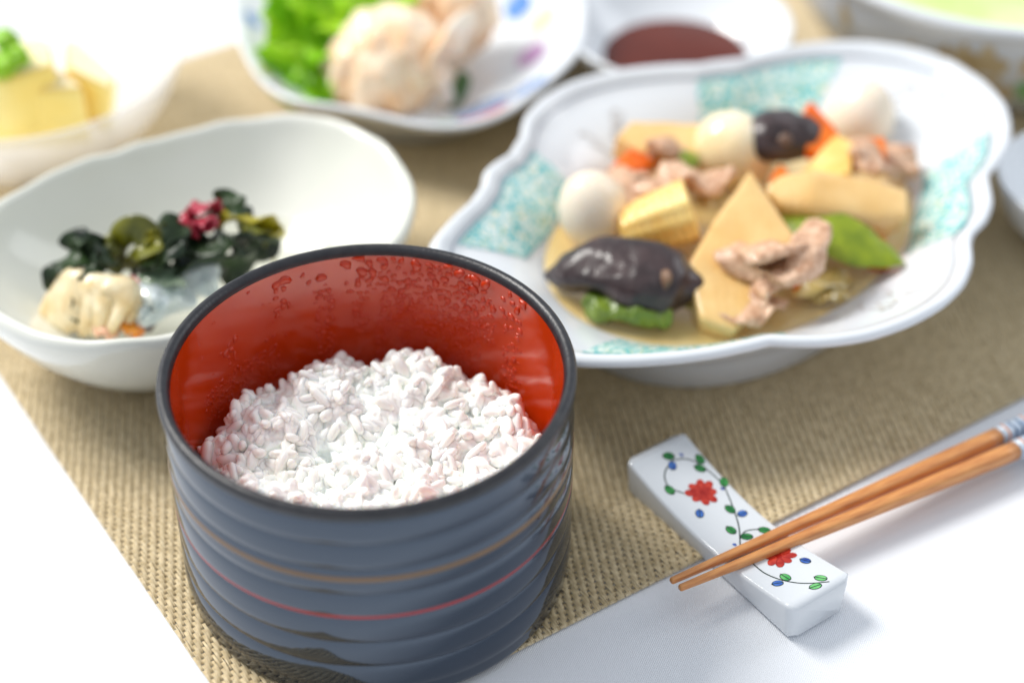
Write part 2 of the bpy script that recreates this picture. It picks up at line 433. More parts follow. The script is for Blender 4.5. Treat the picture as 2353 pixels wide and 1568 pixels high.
for k, (_, x, y, z, a, tl, ro) in enumerate(cand):
    sl = Vector((-(RH(x+.002, y)-RH(x-.002, y))/.004, -(RH(x, y+.002)-RH(x, y-.002))/.004, 1)).normalized()
    M = Matrix.Translation((x, y, z-0.010)) @ sl.to_track_quat('Z', 'Y').to_matrix().to_4x4() @ Euler((ro*0+tl*0.4, tl, a), 'XYZ').to_matrix().to_4x4() @ Matrix.Rotation(ro, 4, 'X')
    sc = random.uniform(0.85, 1.1)
    M = M @ Matrix.Scale(sc, 4)
    if k < 300:
        o = bpy.data.objects.new('grain', GM[k % 9]); COL.objects.link(o); o.parent = rice; o.matrix_local = M
    else:
        co, fs = Vg[k % 9]; Mn = np.array(M); JV.append(co @ Mn[:3, :3].T+Mn[:3, 3]); JF += [tuple(base+i for i in q) for q in fs]; base += len(co)
nb = sum(len(a) for a in JV)
o = mesh_obj('sticky_grains', np.concatenate(JV).tolist()+[tuple(a) for a in bed_v], JF+[tuple(nb+i for i in q) for q in bed_f], rice_s, rice); o['kind'] = 'stuff'
m = o.modifiers.new('stick', 'REMESH'); m.mode = 'VOXEL'; m.voxel_size = 0.00028; m.use_smooth_shade = True
m = o.modifiers.new('soften', 'SMOOTH'); m.iterations = 1; m.factor = 0.5

# ------------------------------------------------------------------ chopstick rest
porc = P('porcelain', (0.67, 0.70, 0.73), (0.64, 0.67, 0.71), scale=12, rough=0.10, ior=1.5, coat=0.3, sss=0.15, sssr=(1, 1, 1), sscale=0.002)
RC = Vector((0.0673, 0.4003, 0.0)); RA = math.atan2(-0.0571, 0.0407); RL, RW = 0.0785, 0.0236
rest = empty('chopstick_rest', RC, 'white porcelain chopstick rest painted with red flowers and green vines', 'chopstick rest', rz=RA)
RZ0 = 0.0002
def rtop(s): return 0.0082+0.0062*(min(1, abs(s)/(RL/2)))**1.9
def rest_body():
    rings = []; n = 40
    for i in range(n+1):
        x = -1+2*i/n; s = x*RL/2
        e = 1.0
        d = (1-abs(x))*RL/2
        if d < 0.0024: e = 1-(1-math.sqrt(max(0, 1-(1-d/0.0024)**2)))*0.0024/(RW/2)
        ins = (1-math.sqrt(max(0, 1-(1-min(1, d/0.0024))**2)))*0.0016
        hw = RW/2*e*(0.96+0.04*abs(x)); zt = rtop(s)-ins; zb = RZ0+ins*0.6+0.0015*(1-abs(x)**2)*0
        ring = []; r = 0.0011; br = 0.0008
        for (cx, cz, a0, rr) in ((hw-r, zt-r, 0, r), (-hw+r, zt-r, PI/2, r), (-hw+br+0.001, zb+br, PI, br), (hw-br-0.001, zb+br, 1.5*PI, br)):
            for k in range(5):
                q = a0+PI/2*k/4; ring.append((s, cx+rr*math.cos(q), cz+rr*math.sin(q)))
        # crown the flat top a little: extra points
        rings.append(ring)
    return rings
loft('body', rest_body(), porc, rest)
Rinv = Matrix.Rotation(-RA, 3, 'Z')
def rl(cx, cy):
    """local place on the rest of a point of the painting"""
    q = at(1411.2+0.39983*cx, 907.2+0.39983*cy, 0.0105)
    for _ in range(3):
        l = Rinv @ (q-RC); q = at(1411.2+0.39983*cx, 907.2+0.39983*cy, rtop(l.x))
    l = Rinv @ (q-RC); return l.x, l.y
def decal(name, outline, off, mat):
    c = np.mean(outline, 0); v = [(c[0], c[1], rtop(c[0])+off)]+[(x, y, rtop(x)+off) for x, y in outline]; n = len(outline)
    return mesh_obj(name, v, [(0, 1+i, 1+(i+1) % n) for i in range(n)], mat, rest)
ink = P('dark_ink', (0.012, 0.03, 0.02), rough=0.15)
grn = P('green_glaze', srgb(60, 150, 70), srgb(20, 105, 50), scale=300, rough=0.12)
lgr = P('light_green_glaze', srgb(120, 195, 120), srgb(60, 160, 80), scale=300, rough=0.12)
blu = P('blue_glaze', srgb(70, 120, 200), srgb(25, 60, 150), scale=350, rough=0.12)
redg = P('red_glaze', srgb(196, 62, 44), srgb(158, 28, 18), scale=420, rough=0.15)
drk = P('deep_red_glaze', srgb(150, 20, 12), rough=0.15)
def ell(c, a, b, ang, n=20): return [(c[0]+a*math.cos(t)*math.cos(ang)-b*math.sin(t)*math.sin(ang), c[1]+a*math.cos(t)*math.sin(ang)+b*math.sin(t)*math.cos(ang)) for t in [2*PI*k/n for k in range(n)]]
def ribbon(name, pts, wd, off, mat):
    q = [Vector((*p, 0)) for p in pts]; q = catmull(q, max(8, 6*len(pts))); v, f = [], []
    for i, p in enumerate(q):
        t = (q[min(i+1, len(q)-1)]-q[max(i-1, 0)]).normalized(); s = Vector((-t.y, t.x, 0))*wd/2
        for k in (-1, 1): a = p+s*k; v.append((a.x, a.y, rtop(a.x)+off))
    for i in range(len(q)-1): f.append((2*i, 2*i+1, 2*i+3, 2*i+2))
    return mesh_obj(name, v, f, mat, rest)
for pts in ([(330, 375), (400, 365), (460, 380), (500, 405), (560, 450), (620, 510), (660, 590), (690, 670), (712, 740), (720, 800), (722, 860)],
            [(722, 812), (760, 778), (830, 770), (862, 775)], [(330, 385), (295, 430), (290, 480), (320, 530), (400, 565)],
            [(780, 950), (810, 980), (870, 1025), (960, 1060), (1060, 1078), (1150, 1078), (1235, 1070)]):
    ribbon('painted_vine', [rl(*p) for p in pts], 0.00042, 0.00006, ink)
def leaf(cx, cy, dx, dy, w_, h_, mat, name):
    c = rl(cx, cy); d = rl(cx+dx, cy+dy); ang = math.atan2(d[1]-c[1], d[0]-c[0])
    o = decal(name, ell(c, h_*1.13, w_*1.16, ang), 0.00009, ink)
    fill = decal('fill', ell(c, h_*0.98, w_*0.98, ang), 0.00013, mat); fill.parent = o
    vv = ribbon('vein', [(c[0]-h_*1.25*math.cos(ang), c[1]-h_*1.25*math.sin(ang)), (c[0]+h_*math.cos(ang), c[1]+h_*math.sin(ang))], 0.0003, 0.00017, ink); vv.parent = o
for (cx, cy, dx, dy, m_) in ((312, 350, 30, 0, grn), (492, 368, 20, 30, grn), (492, 420, 30, 10, grn), (630, 500, 0, 30, grn), (665, 655, 25, 20, grn), (670, 775, 25, 20, grn),
        (760, 812, 30, 0, grn), (862, 775, 30, 5, grn), (318, 545, 20, 20, grn), (982, 1045, 25, 15, lgr), (1185, 1050, 30, 5, lgr), (1155, 1097, 30, -10, lgr)):
    leaf(cx, cy, dx, dy, 0.00125, 0.00175, m_, 'painted_leaf')
for (cx, cy, dx, dy) in ((333, 405, 5, 30), (490, 680, 5, 30), (735, 680, 25, -10), (1097, 950, 30, 8), (938, 1080, 30, -5)):
    leaf(cx, cy, dx, dy, 0.00118, 0.00155, blu, 'painted_berry')
for (cx, cy) in ((690, 858), (620, 537), (385, 343)): decal('painted_bud', ell(rl(cx, cy), 0.0007, 0.0005, 0.5), 0.0001, blu)
def flower(cx, cy, rx, k0):
    c = rl(cx, cy); R_ = abs(Vector(rl(cx+rx, cy))-Vector(c))if False else (Vector(rl(cx+rx, cy))-Vector(c)).length
    pts = []
    for i in range(80):
        t = 2*PI*i/80; r = R_*(0.66+0.36*abs(math.sin(4*t+k0))**0.7)*(1+0.10*math.sin(3*t+k0*5)); pts.append((c[0]+r*math.cos(t), c[1]+r*math.sin(t)))
    o = decal('painted_flower', pts, 0.0001, redg)
    for i in range(8):
        t = PI/4*i-k0/4
        m_ = ribbon('petal_line', [(c[0]+R_*0.25*math.cos(t), c[1]+R_*0.25*math.sin(t)), (c[0]+R_*0.72*math.cos(t), c[1]+R_*0.72*math.sin(t))], 0.0003, 0.00014, drk); m_.parent = o
    d_ = decal('flower_centre', ell(c, R_*0.2, R_*0.2, 0), 0.00015, drk); d_.parent = o
flower(505, 558, 92, 0.3); flower(945, 925, 95, 0.9)

# ------------------------------------------------------------------ chopsticks
wood = P('chopstick_wood', srgb(212, 148, 86), srgb(184, 116, 64), scale=1000, rough=0.34, ior=1.48, aniso=(0.10, 1, 1), bump=0.08, bscale=900, coat=0.25, contrast=(0.36, 0.66))
_nt = wood.node_tree
grip_m = P('patterned_grip', srgb(150, 168, 190), srgb(196, 206, 216), scale=400, rough=0.3)
line_m = P('grip_line', srgb(70, 90, 120), rough=0.4)
org_m = P('grip_orange', srgb(205, 140, 100), rough=0.4)
def chopstick(tip, far, lab):
    tip, far = Vector(tip), Vector(far); d = far-tip; d.normalize(); L_ = 0.225
    root = empty('chopstick', tip, lab, 'chopstick', 'pair of wooden chopsticks')
    root.rotation_mode = 'QUATERNION'; root.rotation_quaternion = d.to_track_quat('X', 'Z')
    def rad(x): return interp([0, .004, .02, .05, .10, .15, .225], [.00100, .00106, .00138, .0019, .0026, .0030, .0034], x)
    def sec(x, k=1.0, n=16):
        r = rad(x)*k
        return [(x, r*math.copysign(abs(math.cos(q))**0.72, math.cos(q)), r*math.copysign(abs(math.sin(q))**0.72, math.sin(q))) for q in [2*PI*(i+.5)/n for i in range(n)]]
    xs = [0.0, 0.0002, 0.0006]+list(np.linspace(0.002, 0.128, 26))
    rings = [sec(x, (0.7, 0.9, 1)[i] if i < 3 else 1) for i, x in enumerate(xs)]
    loft('wooden_shaft', rings, wood, root)
    gx = list(np.linspace(0.1281, L_, 18)); gr = loft('grip', [sec(x, 1.07 if x < L_-.001 else 0.9) for x in gx], grip_m, root)
    for i, x in enumerate(np.linspace(0.1305, 0.222, 34)):
        loft('band', [sec(x+dx, 1.07+k) for dx, k in ((-.0005, -.02), (-.0003, .022), (.0003, .022), (.0005, -.02))], line_m if i % 3 else org_m, gr)
    return root
chopstick((0.0489, 0.3732, 0.0108), (0.1642, 0.4376, 0.0078), 'lower wooden chopstick, the one nearer the rest\'s blunt end, tip slightly right')
chopstick((0.0466, 0.3760, 0.0108), (0.1664, 0.4480, 0.0078), 'upper wooden chopstick of the pair, tip furthest left, nearer the placemat')

# ------------------------------------------------------------------ stew plate
white = P('white_glaze', (0.74, 0.77, 0.80), (0.70, 0.73, 0.77), scale=10, rough=0.08, ior=1.5, coat=0.2)
pl_px = [(985, 565), (1030, 510), (1080, 465), (1105, 430), (1112, 395), (1135, 375), (1170, 355), (1195, 315), (1205, 270), (1240, 230), (1310, 190), (1400, 165), (1500, 152), (1600, 148), (1700, 135), (1800, 110), (1900, 96), (2000, 96), (2100, 110), (2190, 140), (2265, 190), (2310, 240), (2323, 290), (2318, 330), (2290, 375), (2268, 400), (2275, 430), (2280, 465), (2265, 505), (2235, 535), (2230, 560), (2234, 600), (2215, 650), (2170, 695), (2100, 735), (2000, 770), (1900, 785), (1770, 783), (1700, 800), (1600, 818), (1500, 828), (1400, 832), (1325, 830)]
pts = [xy(u, v_, 0.042) for u, v_ in pl_px]+[(0.004, 0.444), (-0.012, 0.455), (-0.022, 0.470), (-0.027, 0.485)]
PC = (0.0775, 0.5350)
plate = empty('lobed_plate', (PC[0], PC[1], 0), 'lobed white porcelain dish with turquoise panels, holding vegetable and pork stew', 'dish')
D = Dish(pts, PC, n=300, smooth=1)
IN = [(0.02, 0.0150), (0.40, 0.0155), (0.56, 0.0175), (0.64, 0.0215), (0.72, 0.0275), (0.80, 0.0325), (0.88, 0.0365), (0.925, 0.0385), (0.945, 0.0405), (0.965, 0.0425), (0.985, 0.0430), (1.0, 0.0422)]
OUT = [(1.005, 0.0408), (0.995, 0.0392), (0.96, 0.0372), (0.90, 0.0345), (0.80, 0.0280), (0.70, 0.0200), (0.64, 0.0150), (0.615, 0.0100), (0.615, TOP+0.0006), (0.605, TOP), (0.575, TOP), (0.57, 0.006), (0.05, 0.009)]
D.build('body', IN+OUT, white, plate)
zin = lambda s: interp([a for a, _ in IN], [b for _, b in IN], s)
def teal_mat():
    m = P('turquoise_scroll', srgb(206, 226, 222), srgb(222, 232, 226), scale=150, rough=0.15, contrast=(0.42, 0.56), detail=3)
    nt = m.node_tree; N = nt.nodes; L = nt.links; b = N['Principled BSDF']; base = b.inputs['Base Color'].links[0].from_socket
    tc = N.new('ShaderNodeTexCoord'); nz = N.new('ShaderNodeTexNoise'); nz.inputs['Scale'].default_value = 160; L.new(tc.outputs['Object'], nz.inputs['Vector'])
    mxv = N.new('ShaderNodeMix'); mxv.data_type = 'VECTOR'; mxv.inputs['Factor'].default_value = 0.012; L.new(tc.outputs['Object'], mxv.inputs['A']); L.new(nz.outputs['Color'], mxv.inputs['B'])
    def layer(prev, scale, feat, lo, hi, col):
        vo = N.new('ShaderNodeTexVoronoi'); vo.feature = feat; vo.inputs['Scale'].default_value = scale; L.new(mxv.outputs['Result'], vo.inputs['Vector'])
        r = N.new('ShaderNodeValToRGB'); r.color_ramp.elements[0].position = lo; r.color_ramp.elements[1].position = hi
        r.color_ramp.elements[0].color = (1, 1, 1, 1); r.color_ramp.elements[1].color = (0, 0, 0, 1); L.new(vo.outputs['Distance'], r.inputs[0])
        mx = N.new('ShaderNodeMix'); mx.data_type = 'RGBA'; L.new(r.outputs[0], mx.inputs['Factor']); L.new(prev, mx.inputs['A'])
        mx.inputs['B'].default_value = (*col, 1); return mx.outputs['Result']
    q = layer(base, 210, 'DISTANCE_TO_EDGE', 0.05, 0.13, srgb(84, 184, 188))
    q = layer(q, 330, 'F1', 0.20, 0.28, srgb(222, 204, 128))
    L.new(q, b.inputs['Base Color'])
    return m
teal = teal_mat(); tealb = P('turquoise_line', srgb(96, 180, 182), rough=0.15); greyl = P('grey_line', srgb(176, 182, 192), rough=0.15)
for (a, b) in (((1035, 590), (1225, 372)), ((1600, 215), (1945, 142)), ((2250, 335), (2085, 548)), ((1790, 738), (1375, 792))):
    t0, t1 = D.angle(xy(*a, 0.034)), D.angle(xy(*b, 0.034))
    while t1 > t0: t1 -= 2*PI
    if t0-t1 > PI: t1 += 2*PI; t0, t1 = t1, t0
    D.patch('painted_panel', t0, t1, lambda x: 0.715-0.05*math.sin(PI*x), lambda x: 0.915, zin, teal, plate, n=36, m=10)
    D.patch('panel_border', t0, t1, lambda x: 0.711-0.05*math.sin(PI*x), lambda x: 0.719-0.05*math.sin(PI*x), zin, tealb, plate, n=36, m=3, off=0.0005)
    D.patch('panel_border', t0, t1, lambda x: 0.911, lambda x: 0.919, zin, tealb, plate, n=36, m=3, off=0.0005)
D.patch('relief_shade_line', -PI, PI, lambda x: 0.926, lambda x: 0.934, zin, greyl, plate, n=220, m=3)  # grey strips draw the shading of relief ridges into the colour
D.patch('relief_shade_line', -PI, PI, lambda x: 0.66, lambda x: 0.664, zin, greyl, plate, n=220, m=3)
# embossed flowers in the big lobes, their shading drawn as faint grey strokes
sg = P('faint_scroll', srgb(196, 190, 186), rough=0.2)
for lc in ((1340, 255), (2060, 700), (2150, 230)):
    q = xy(*lc, 0.033); ta = D.angle(q)
    for k in range(7):
        t = ta+random.uniform(-.16, .16); s0 = random.uniform(.73, .86)
        D.patch('relief_shade_scroll', t-.05, t+.05, lambda x, s0=s0, k=k: s0+0.03*math.sin(PI*x*1.2+k), lambda x, s0=s0, k=k: s0+0.03*math.sin(PI*x*1.2+k)+0.012*math.sin(PI*x), zin, sg, plate, n=12, m=3)

# stew contents
broth_m = P('amber_broth', srgb(250, 222, 150), srgb(240, 202, 116), scale=40, rough=0.06, ior=1.36, alpha=0.58)
ring = D.ring(0.655, 0.0226); ring = [(a[0]-PC[0], a[1]-PC[1], 0) for a in ring]
ring = [(x*(1+0.05*mnoise.noise(Vector((x*30, y*30, 3)))), y*(1+0.05*mnoise.noise(Vector((x*30, y*30, 3)))), 0) for x, y, _ in ring]
rings = [[(x*s, y*s, z) for x, y, _ in ring] for s, z in ((0.985, -0.0012), (1.0, -0.0003), (0.985, 0.0002), (0.95, 0.0), (0.5, 0.0))]
o = loft('amber_broth', rings, broth_m, None, cap=(False, True)); o.location = (PC[0], PC[1], 0.0226)
tag(o, 'pool of clear amber broth in the lobed dish', 'broth')

egg_m = P('boiled_egg', srgb(246, 234, 216), srgb(240, 222, 196), scale=25, rough=0.22, ior=1.4, sss=0.4, sscale=0.004, coat=0.3)
eggs_m2 = P('sauced_egg', srgb(248, 236, 208), srgb(240, 216, 168), scale=40, rough=0.16, ior=1.4, sss=0.35, sscale=0.004, coat=0.5)
bam_m = P('bamboo_shoot', srgb(235, 199, 136), srgb(224, 181, 112), scale=70, rough=0.34, sss=0.25, sscale=0.003, bump=0.35, bscale=180, coat=0.45)
def ridges(m, scale, dist, strength=0.5, axis='X'):
    nt = m.node_tree; N = nt.nodes; L = nt.links; b = N['Principled BSDF']; tc = N.new('ShaderNodeTexCoord')
    wv = N.new('ShaderNodeTexWave'); wv.bands_direction = axis; wv.inputs['Scale'].default_value = scale; wv.inputs['Distortion'].default_value = 5; wv.inputs['Detail'].default_value = 2; wv.inputs['Detail Scale'].default_value = 2
    L.new(tc.outputs['Object'], wv.inputs[0])
    bp = N.new('ShaderNodeBump'); bp.inputs['Strength'].default_value = strength; bp.inputs['Distance'].default_value = dist
    L.new(wv.outputs['Fac'], bp.inputs['Height'])
    if b.inputs['Normal'].links: L.new(b.inputs['Normal'].links[0].from_socket, bp.inputs['Normal'])
    L.new(bp.outputs[0], b.inputs['Normal'])
    base = b.inputs['Base Color'].links[0].from_socket; mx = N.new('ShaderNodeMix'); mx.data_type = 'RGBA'; mx.blend_type = 'MULTIPLY'
    r = N.new('ShaderNodeMapRange'); r.inputs['To Min'].default_value = 0.0; r.inputs['To Max'].default_value = 0.05; L.new(wv.outputs['Fac'], r.inputs[0])
    L.new(r.outputs[0], mx.inputs['Factor']); L.new(base, mx.inputs['A']); mx.inputs['B'].default_value = (0.78, 0.62, 0.42, 1); L.new(mx.outputs['Result'], b.inputs['Base Color'])
ridges(bam_m, 110, 0.0003, 0.2)
corn_m = P('baby_corn', srgb(250, 218, 140), srgb(242, 192, 96), scale=90, rough=0.3, sss=0.35, sscale=0.003, coat=0.3)
mush_m = P('shiitake', srgb(70, 54, 54), srgb(42, 31, 32), scale=120, rough=0.34, ior=1.42, bump=0.6, bscale=240, coat=0.3)
mush_in = P('shiitake_flesh', srgb(128, 98, 76), srgb(90, 66, 54), scale=200, rough=0.4)
pork_m = P('simmered_pork', srgb(226, 190, 160), srgb(186, 140, 108), scale=260, rough=0.48, sss=0.3, sscale=0.003, bump=0.6, bscale=420, coat=0.25)
car_m = P('carrot', srgb(240, 128, 24), srgb(224, 98, 14), scale=90, rough=0.28, sss=0.3, sscale=0.003, coat=0.25)
pea_m = P('snow_pea', srgb(142, 158, 16), srgb(104, 124, 8), scale=120, rough=0.36, sss=0.15, sscale=0.002, bump=0.3, bscale=200, coat=0.25)
bean_m = P('green_stalk', srgb(126, 146, 44), srgb(84, 108, 26), scale=160, rough=0.35, bump=0.3, bscale=300, coat=0.2)
cab_m = P('pale_cabbage', srgb(222, 200, 130), srgb(196, 168, 90), scale=100, rough=0.25, trans=0.25, coat=0.2)

def egg(u, v_, z, r, rot, lab, mat=egg_m, eg=0.25, noise=0.0, seed=0, name='quail_egg'):
    return tag(blob(name, at(u, v_, z), r, mat, rot=rot, egg=eg, noise=noise, nfreq=70, seed=seed, nu=36, nv=24), lab, 'egg', 'boiled quail eggs')
egg(1365, 480, 0.0345, (0.0130, 0.0130, 0.0158), (0.25, -0.35, 0), 'smooth boiled quail egg at the left of the stew beside the baby corn')
egg(1977, 268, 0.0330, (0.0132, 0.0132, 0.0152), (0.1, 0.2, 0), 'boiled quail egg at the back of the stew behind the carrots')
egg(1690, 345, 0.0345, (0.0160, 0.0150, 0.0150), (0.2, 0.4, 0.3), 'glossy sauce coated egg in the middle of the stew', eggs_m2, 0.1, 0.0012, 3)

def pork(pp, w_, t_, lab, seed=0, up=(0, 0, 1), twist=0.6, noise=0.0016):
    o = strip('pork_slice', [at(*q) for q in pp], w_*1.35, t_*0.85, pork_m, up=up, twist=twist, noise=noise, nfreq=150, seed=seed, n=80, nc=30, ruffle=0.0022, rfreq=13, noise2=0.0007)
    return tag(o, lab, 'pork', 'simmered pork slices')
pork([(1415, 390, .036), (1450, 425, .040), (1480, 440, .036), (1520, 425, .041), (1560, 452, .036)], .015, .006, 'crumpled pork slice between the left egg and the middle of the stew', 1)
pork([(1500, 440, .038), (1560, 400, .043), (1620, 420, .040), (1690, 395, .042)], .012, .006, 'long pork slice lying in front of the sauced middle egg', 2)
pork([(1505, 350, .036), (1530, 330, .042), (1550, 360, .036)], .010, .006, 'small pork scrap near the back left carrot', 3)
pork([(1700, 640, .036), (1720, 585, .043), (1780, 575, .046), (1830, 600, .040)], .016, .006, 'folded pork slice on top of the centre bamboo shoot', 4, twist=0.9)
pork([(1780, 640, .036), (1815, 632, .042), (1850, 590, .046), (1868, 535, .045), (1880, 520, .042)], .0095, .0085, 'thick curled pork strip at the front beside the snow pea', 5, noise=.0008, twist=0.2)
pork([(1640, 708, .0265), (1700, 700, .029), (1750, 695, .028), (1800, 690, .0265)], .017, .0035, 'flat ragged pork slice at the front edge of the broth', 6, noise=.002)
pork([(1720, 690, .030), (1745, 655, .035), (1760, 630, .038)], .012, .005, 'short pork scrap hanging below the folded pork slice', 7)
pork([(1935, 395, .036), (1975, 350, .043), (2000, 365, .043), (2020, 395, .038)], .012, .006, 'pork slice behind the large right hand bamboo piece', 8)
pork([(2030, 345, .032), (2060, 370, .034), (2055, 410, .030)], .013, .006, 'browner pork slice at the far right of the stew', 9)
pork([(1580, 600, .028), (1600, 625, .029), (1590, 655, .026)], .010, .006, 'pork scrap between the dark front mushroom and the bamboo', 10)

def polyslab(name, px, z, thick, mat, lab, cat, group, tilt=(0, 0), noise=0.0006, seed=0, bev=0.0012, taper=1.0):
    w_ = [at(u, v_, z) for u, v_ in px]; c = sum(w_, Vector())/len(w_)
    pl = [(q.x-c.x, q.y-c.y) for q in w_]
    if sum(pl[i][0]*pl[(i+1) % len(pl)][1]-pl[(i+1) % len(pl)][0]*pl[i][1] for i in range(len(pl))) < 0: pl = pl[::-1]
    o = slab(name, pl, thick, mat, loc=(c.x, c.y, z-thick), rot=(tilt[0], tilt[1], 0), noise=noise, seed=seed, bev=bev, taper=taper)
    return tag(o, lab, cat, group)
G = 'cut bamboo shoot pieces'
polyslab('bamboo_shoot', [(1405, 318), (1440, 285), (1620, 275), (1640, 305), (1600, 335), (1470, 340)], .040, .010, bam_m, 'long bamboo shoot strip at the back left of the stew', 'bamboo shoot', G, (0.15, 0.1), seed=1)
polyslab('bamboo_shoot', [(1709, 425), (1821, 533), (1780, 620), (1690, 690), (1610, 672), (1572, 585), (1628, 508)], .0385, .014, bam_m, 'broad flat bamboo shoot slab in the middle front of the stew', 'bamboo shoot', G, (0.34, 0.03), seed=2, bev=0.002)
polyslab('bamboo_shoot', [(1838, 385), (1925, 312), (1968, 330), (1960, 385), (1900, 400)], .044, .012, corn_m, 'pale wedge of bamboo shoot resting against the large right piece', 'bamboo shoot', G, (0.15, -0.1), seed=3)
# large ridged bamboo shoot at the right
def big_bamboo():
    A, B = at(1765, 425, .046), at(2090, 450, .044)
    ax = (B-A); L_ = ax.length; ax.normalize(); up = Vector((0, -0.35, 0.94)).normalized(); sd = ax.cross(up).normalized(); up = sd.cross(ax)
    rings = []
    for i in range(40):
        x = i/39; h = interp([0, .08, .3, .6, .85, 1], [.004, .009, .017, .0215, .0190, .006], x); dp = interp([0, .1, .35, .8, 1], [.002, .007, .010, .010, .006], x)
        zt = interp([0, .3, 1], [-.002, .001, -.004], x)
        ring = []
        for k in range(22):
            q = 2*PI*k/22; cx = math.copysign(abs(math.cos(q))**.55, math.cos(q)); cz = math.copysign(abs(math.sin(q))**.55, math.sin(q))
            rid = 0.0004*math.sin(x*2*PI*15)*(1 if cx > 0.6 else 0.2)
            ring.append(A+ax*(L_*x)+sd*(cx*(dp+rid))+up*(zt-h/2+cz*h/2+0.0))
        rings.append(ring)
    return tag(loft('bamboo_shoot', rings, bam_m), 'large ridged bamboo shoot wedge at the right of the stew', 'bamboo shoot', G)
big_bamboo()
# baby corn
def baby_corn():
    A, B = at(1425, 535, .033), at(1592, 482, .041); ax = B-A; L_ = ax.length; ax.normalize(); s = ax.cross(Vector((0, 0, 1))).normalized(); u_ = s.cross(ax)
    rings = []
    for i in range(46):
        x = i/45; R_ = interp([0, .06, .3, .9, .985, 1], [.002, .0058, .0086, .0104, .0102, .0088], x); ring = []
        for k in range(48):
            q = 2*PI*k/48; rr = R_*(0.93+0.10*abs(math.sin(5*q))+0.07*abs(math.sin(x*PI*9)))
            ring.append(A+ax*(L_*x)+s*(rr*math.cos(q))+u_*(rr*math.sin(q)))
        rings.append(ring)
    return tag(loft('baby_corn', rings, corn_m), 'cut piece of yellow baby corn beside the left quail egg', 'baby corn')
baby_corn()
# mushrooms
o = strip('shiitake_mushroom', [at(1246, 632, .030), at(1310, 628, .031), at(1395, 618, .036), at(1485, 634, .036), at(1545, 672, .031), at(1562, 700, .027)], .0265, .014, mush_m, up=(0, -.45, .9), noise=.0022, nfreq=95, n=90, nc=48, seed=2, power=2.2, noise2=.0002,
          wprof=([0, .12, .3, .5, .7, .9, 1], [.06, .35, .72, .95, 1.0, .8, .35]))
tag(o, 'glossy dark shiitake mushroom piece at the front left of the stew', 'mushroom', 'dark shiitake mushrooms')
m2 = blob('cut_edge', at(1520, 652, .0375), (.0022, .0042, .0055), mush_in, o, rot=(0.3, 0.5, 0.3), noise=.001, nfreq=200)
o = blob('shiitake_mushroom', at(1795, 312, .042), (.0145, .0115, .0085), mush_m, rot=(0.35, 0.1, 0.2), noise=.0020, nfreq=90, seed=4, nu=36, nv=20)
tag(o, 'round dark shiitake cap at the back beside the orange carrots', 'mushroom', 'dark shiitake mushrooms')
blob('cut_stem', at(1803, 322, .0508), (.0026, .0024, .0015), mush_in, o, rot=(0.6, 0, 0), noise=.0004)
# carrots
G = 'orange carrot slices'
polyslab('carrot_slice', [(1838, 262), (1855, 240), (1925, 292), (1880, 325), (1850, 320)], .046, .006, car_m, 'orange carrot slice between the back mushroom and the back egg', 'carrot', G, (0.3, 0.1), seed=4)
polyslab('carrot_slice', [(1955, 312), (2030, 312), (2038, 345), (1990, 335)], .043, .005, car_m, 'thin carrot slice just below the back egg', 'carrot', G, (0.3, 0), seed=5)
polyslab('carrot_slice', [(1400, 372), (1460, 332), (1515, 345), (1480, 375), (1430, 385)], .038, .006, car_m, 'carrot slice at the back left above the left egg', 'carrot', G, (0.3, 0.1), seed=6)
polyslab('carrot_slice', [(1765, 405), (1790, 372), (1812, 385), (1800, 410)], .037, .006, car_m, 'small red orange carrot bit below the back mushroom', 'carrot', G, (0.2, 0), seed=7)
polyslab('carrot_slice', [(1990, 545), (2030, 540), (2052, 562), (2045, 590), (2000, 580)], .030, .006, car_m, 'carrot slice at the right under the large bamboo piece', 'carrot', G, (0.2, -0.2), seed=8)
polyslab('carrot_slice', [(1820, 650), (1838, 645), (1845, 658), (1828, 664)], .0275, .004, car_m, 'tiny carrot crumb under the curled pork strip', 'carrot', G, seed=9)
# snow peas and stalk
def pea(pp, w_, lab, th=.0024):
    o = strip('snow_pea', [at(*q) for q in pp], w_, th, pea_m, up=(0, -.35, .93), n=60, nc=24, noise=.0004, nfreq=120, power=1.6, noise2=.00015,
              wprof=([0, .1, .35, .7, .9, 1], [.3, .7, 1, .88, .42, .02]))
    return tag(o, lab, 'snow pea', 'green snow peas')
pea([(1760, 462, .0345), (1865, 512, .0375), (1970, 562, .0355), (2078, 608, .031)], .0195, 'flat green snow pea pod pointing to the right edge of the dish')
pea([(1555, 375, .036), (1575, 360, .040), (1595, 350, .037)], .011, 'small bright snow pea end at the back left of the stew')
o = strip('green_stalk', [at(1348, 678, .0275), at(1385, 705, .0275), at(1450, 712, .0285), at(1505, 725, .0275), at(1545, 728, .0265)], .0095, .0085, bean_m, noise=.0024, nfreq=190, n=80, nc=26, seed=8, noise2=.0008)
tag(o, 'knobbly green vegetable stalk at the front left edge of the stew', 'vegetable')
# translucent shreds
for k, pp in enumerate(([(1820, 680, .0255), (1870, 655, .028), (1930, 640, .0265), (1960, 650, .025)], [(1560, 700, .0255), (1620, 690, .027), (1660, 712, .0255)], [(1860, 690, .0250), (1910, 670, .0265), (1950, 672, .0250)], [(1600, 470, .034), (1625, 450, .036), (1650, 440, .034)])):
    o = strip('cabbage_shred', [at(*q) for q in pp], .009, .0016, cab_m, noise=.001, nfreq=150, seed=k+20, ruffle=.0012, rfreq=15)
    subsurf(o); tag(o, ('pale cabbage shred in the broth below the snow pea', 'pale cabbage shred at the front edge between bamboo and pork', 'small pale cabbage shred at the front right of the broth', 'pale cabbage shred between baby corn and bamboo slab')[k], 'cabbage', 'pale cabbage shreds')

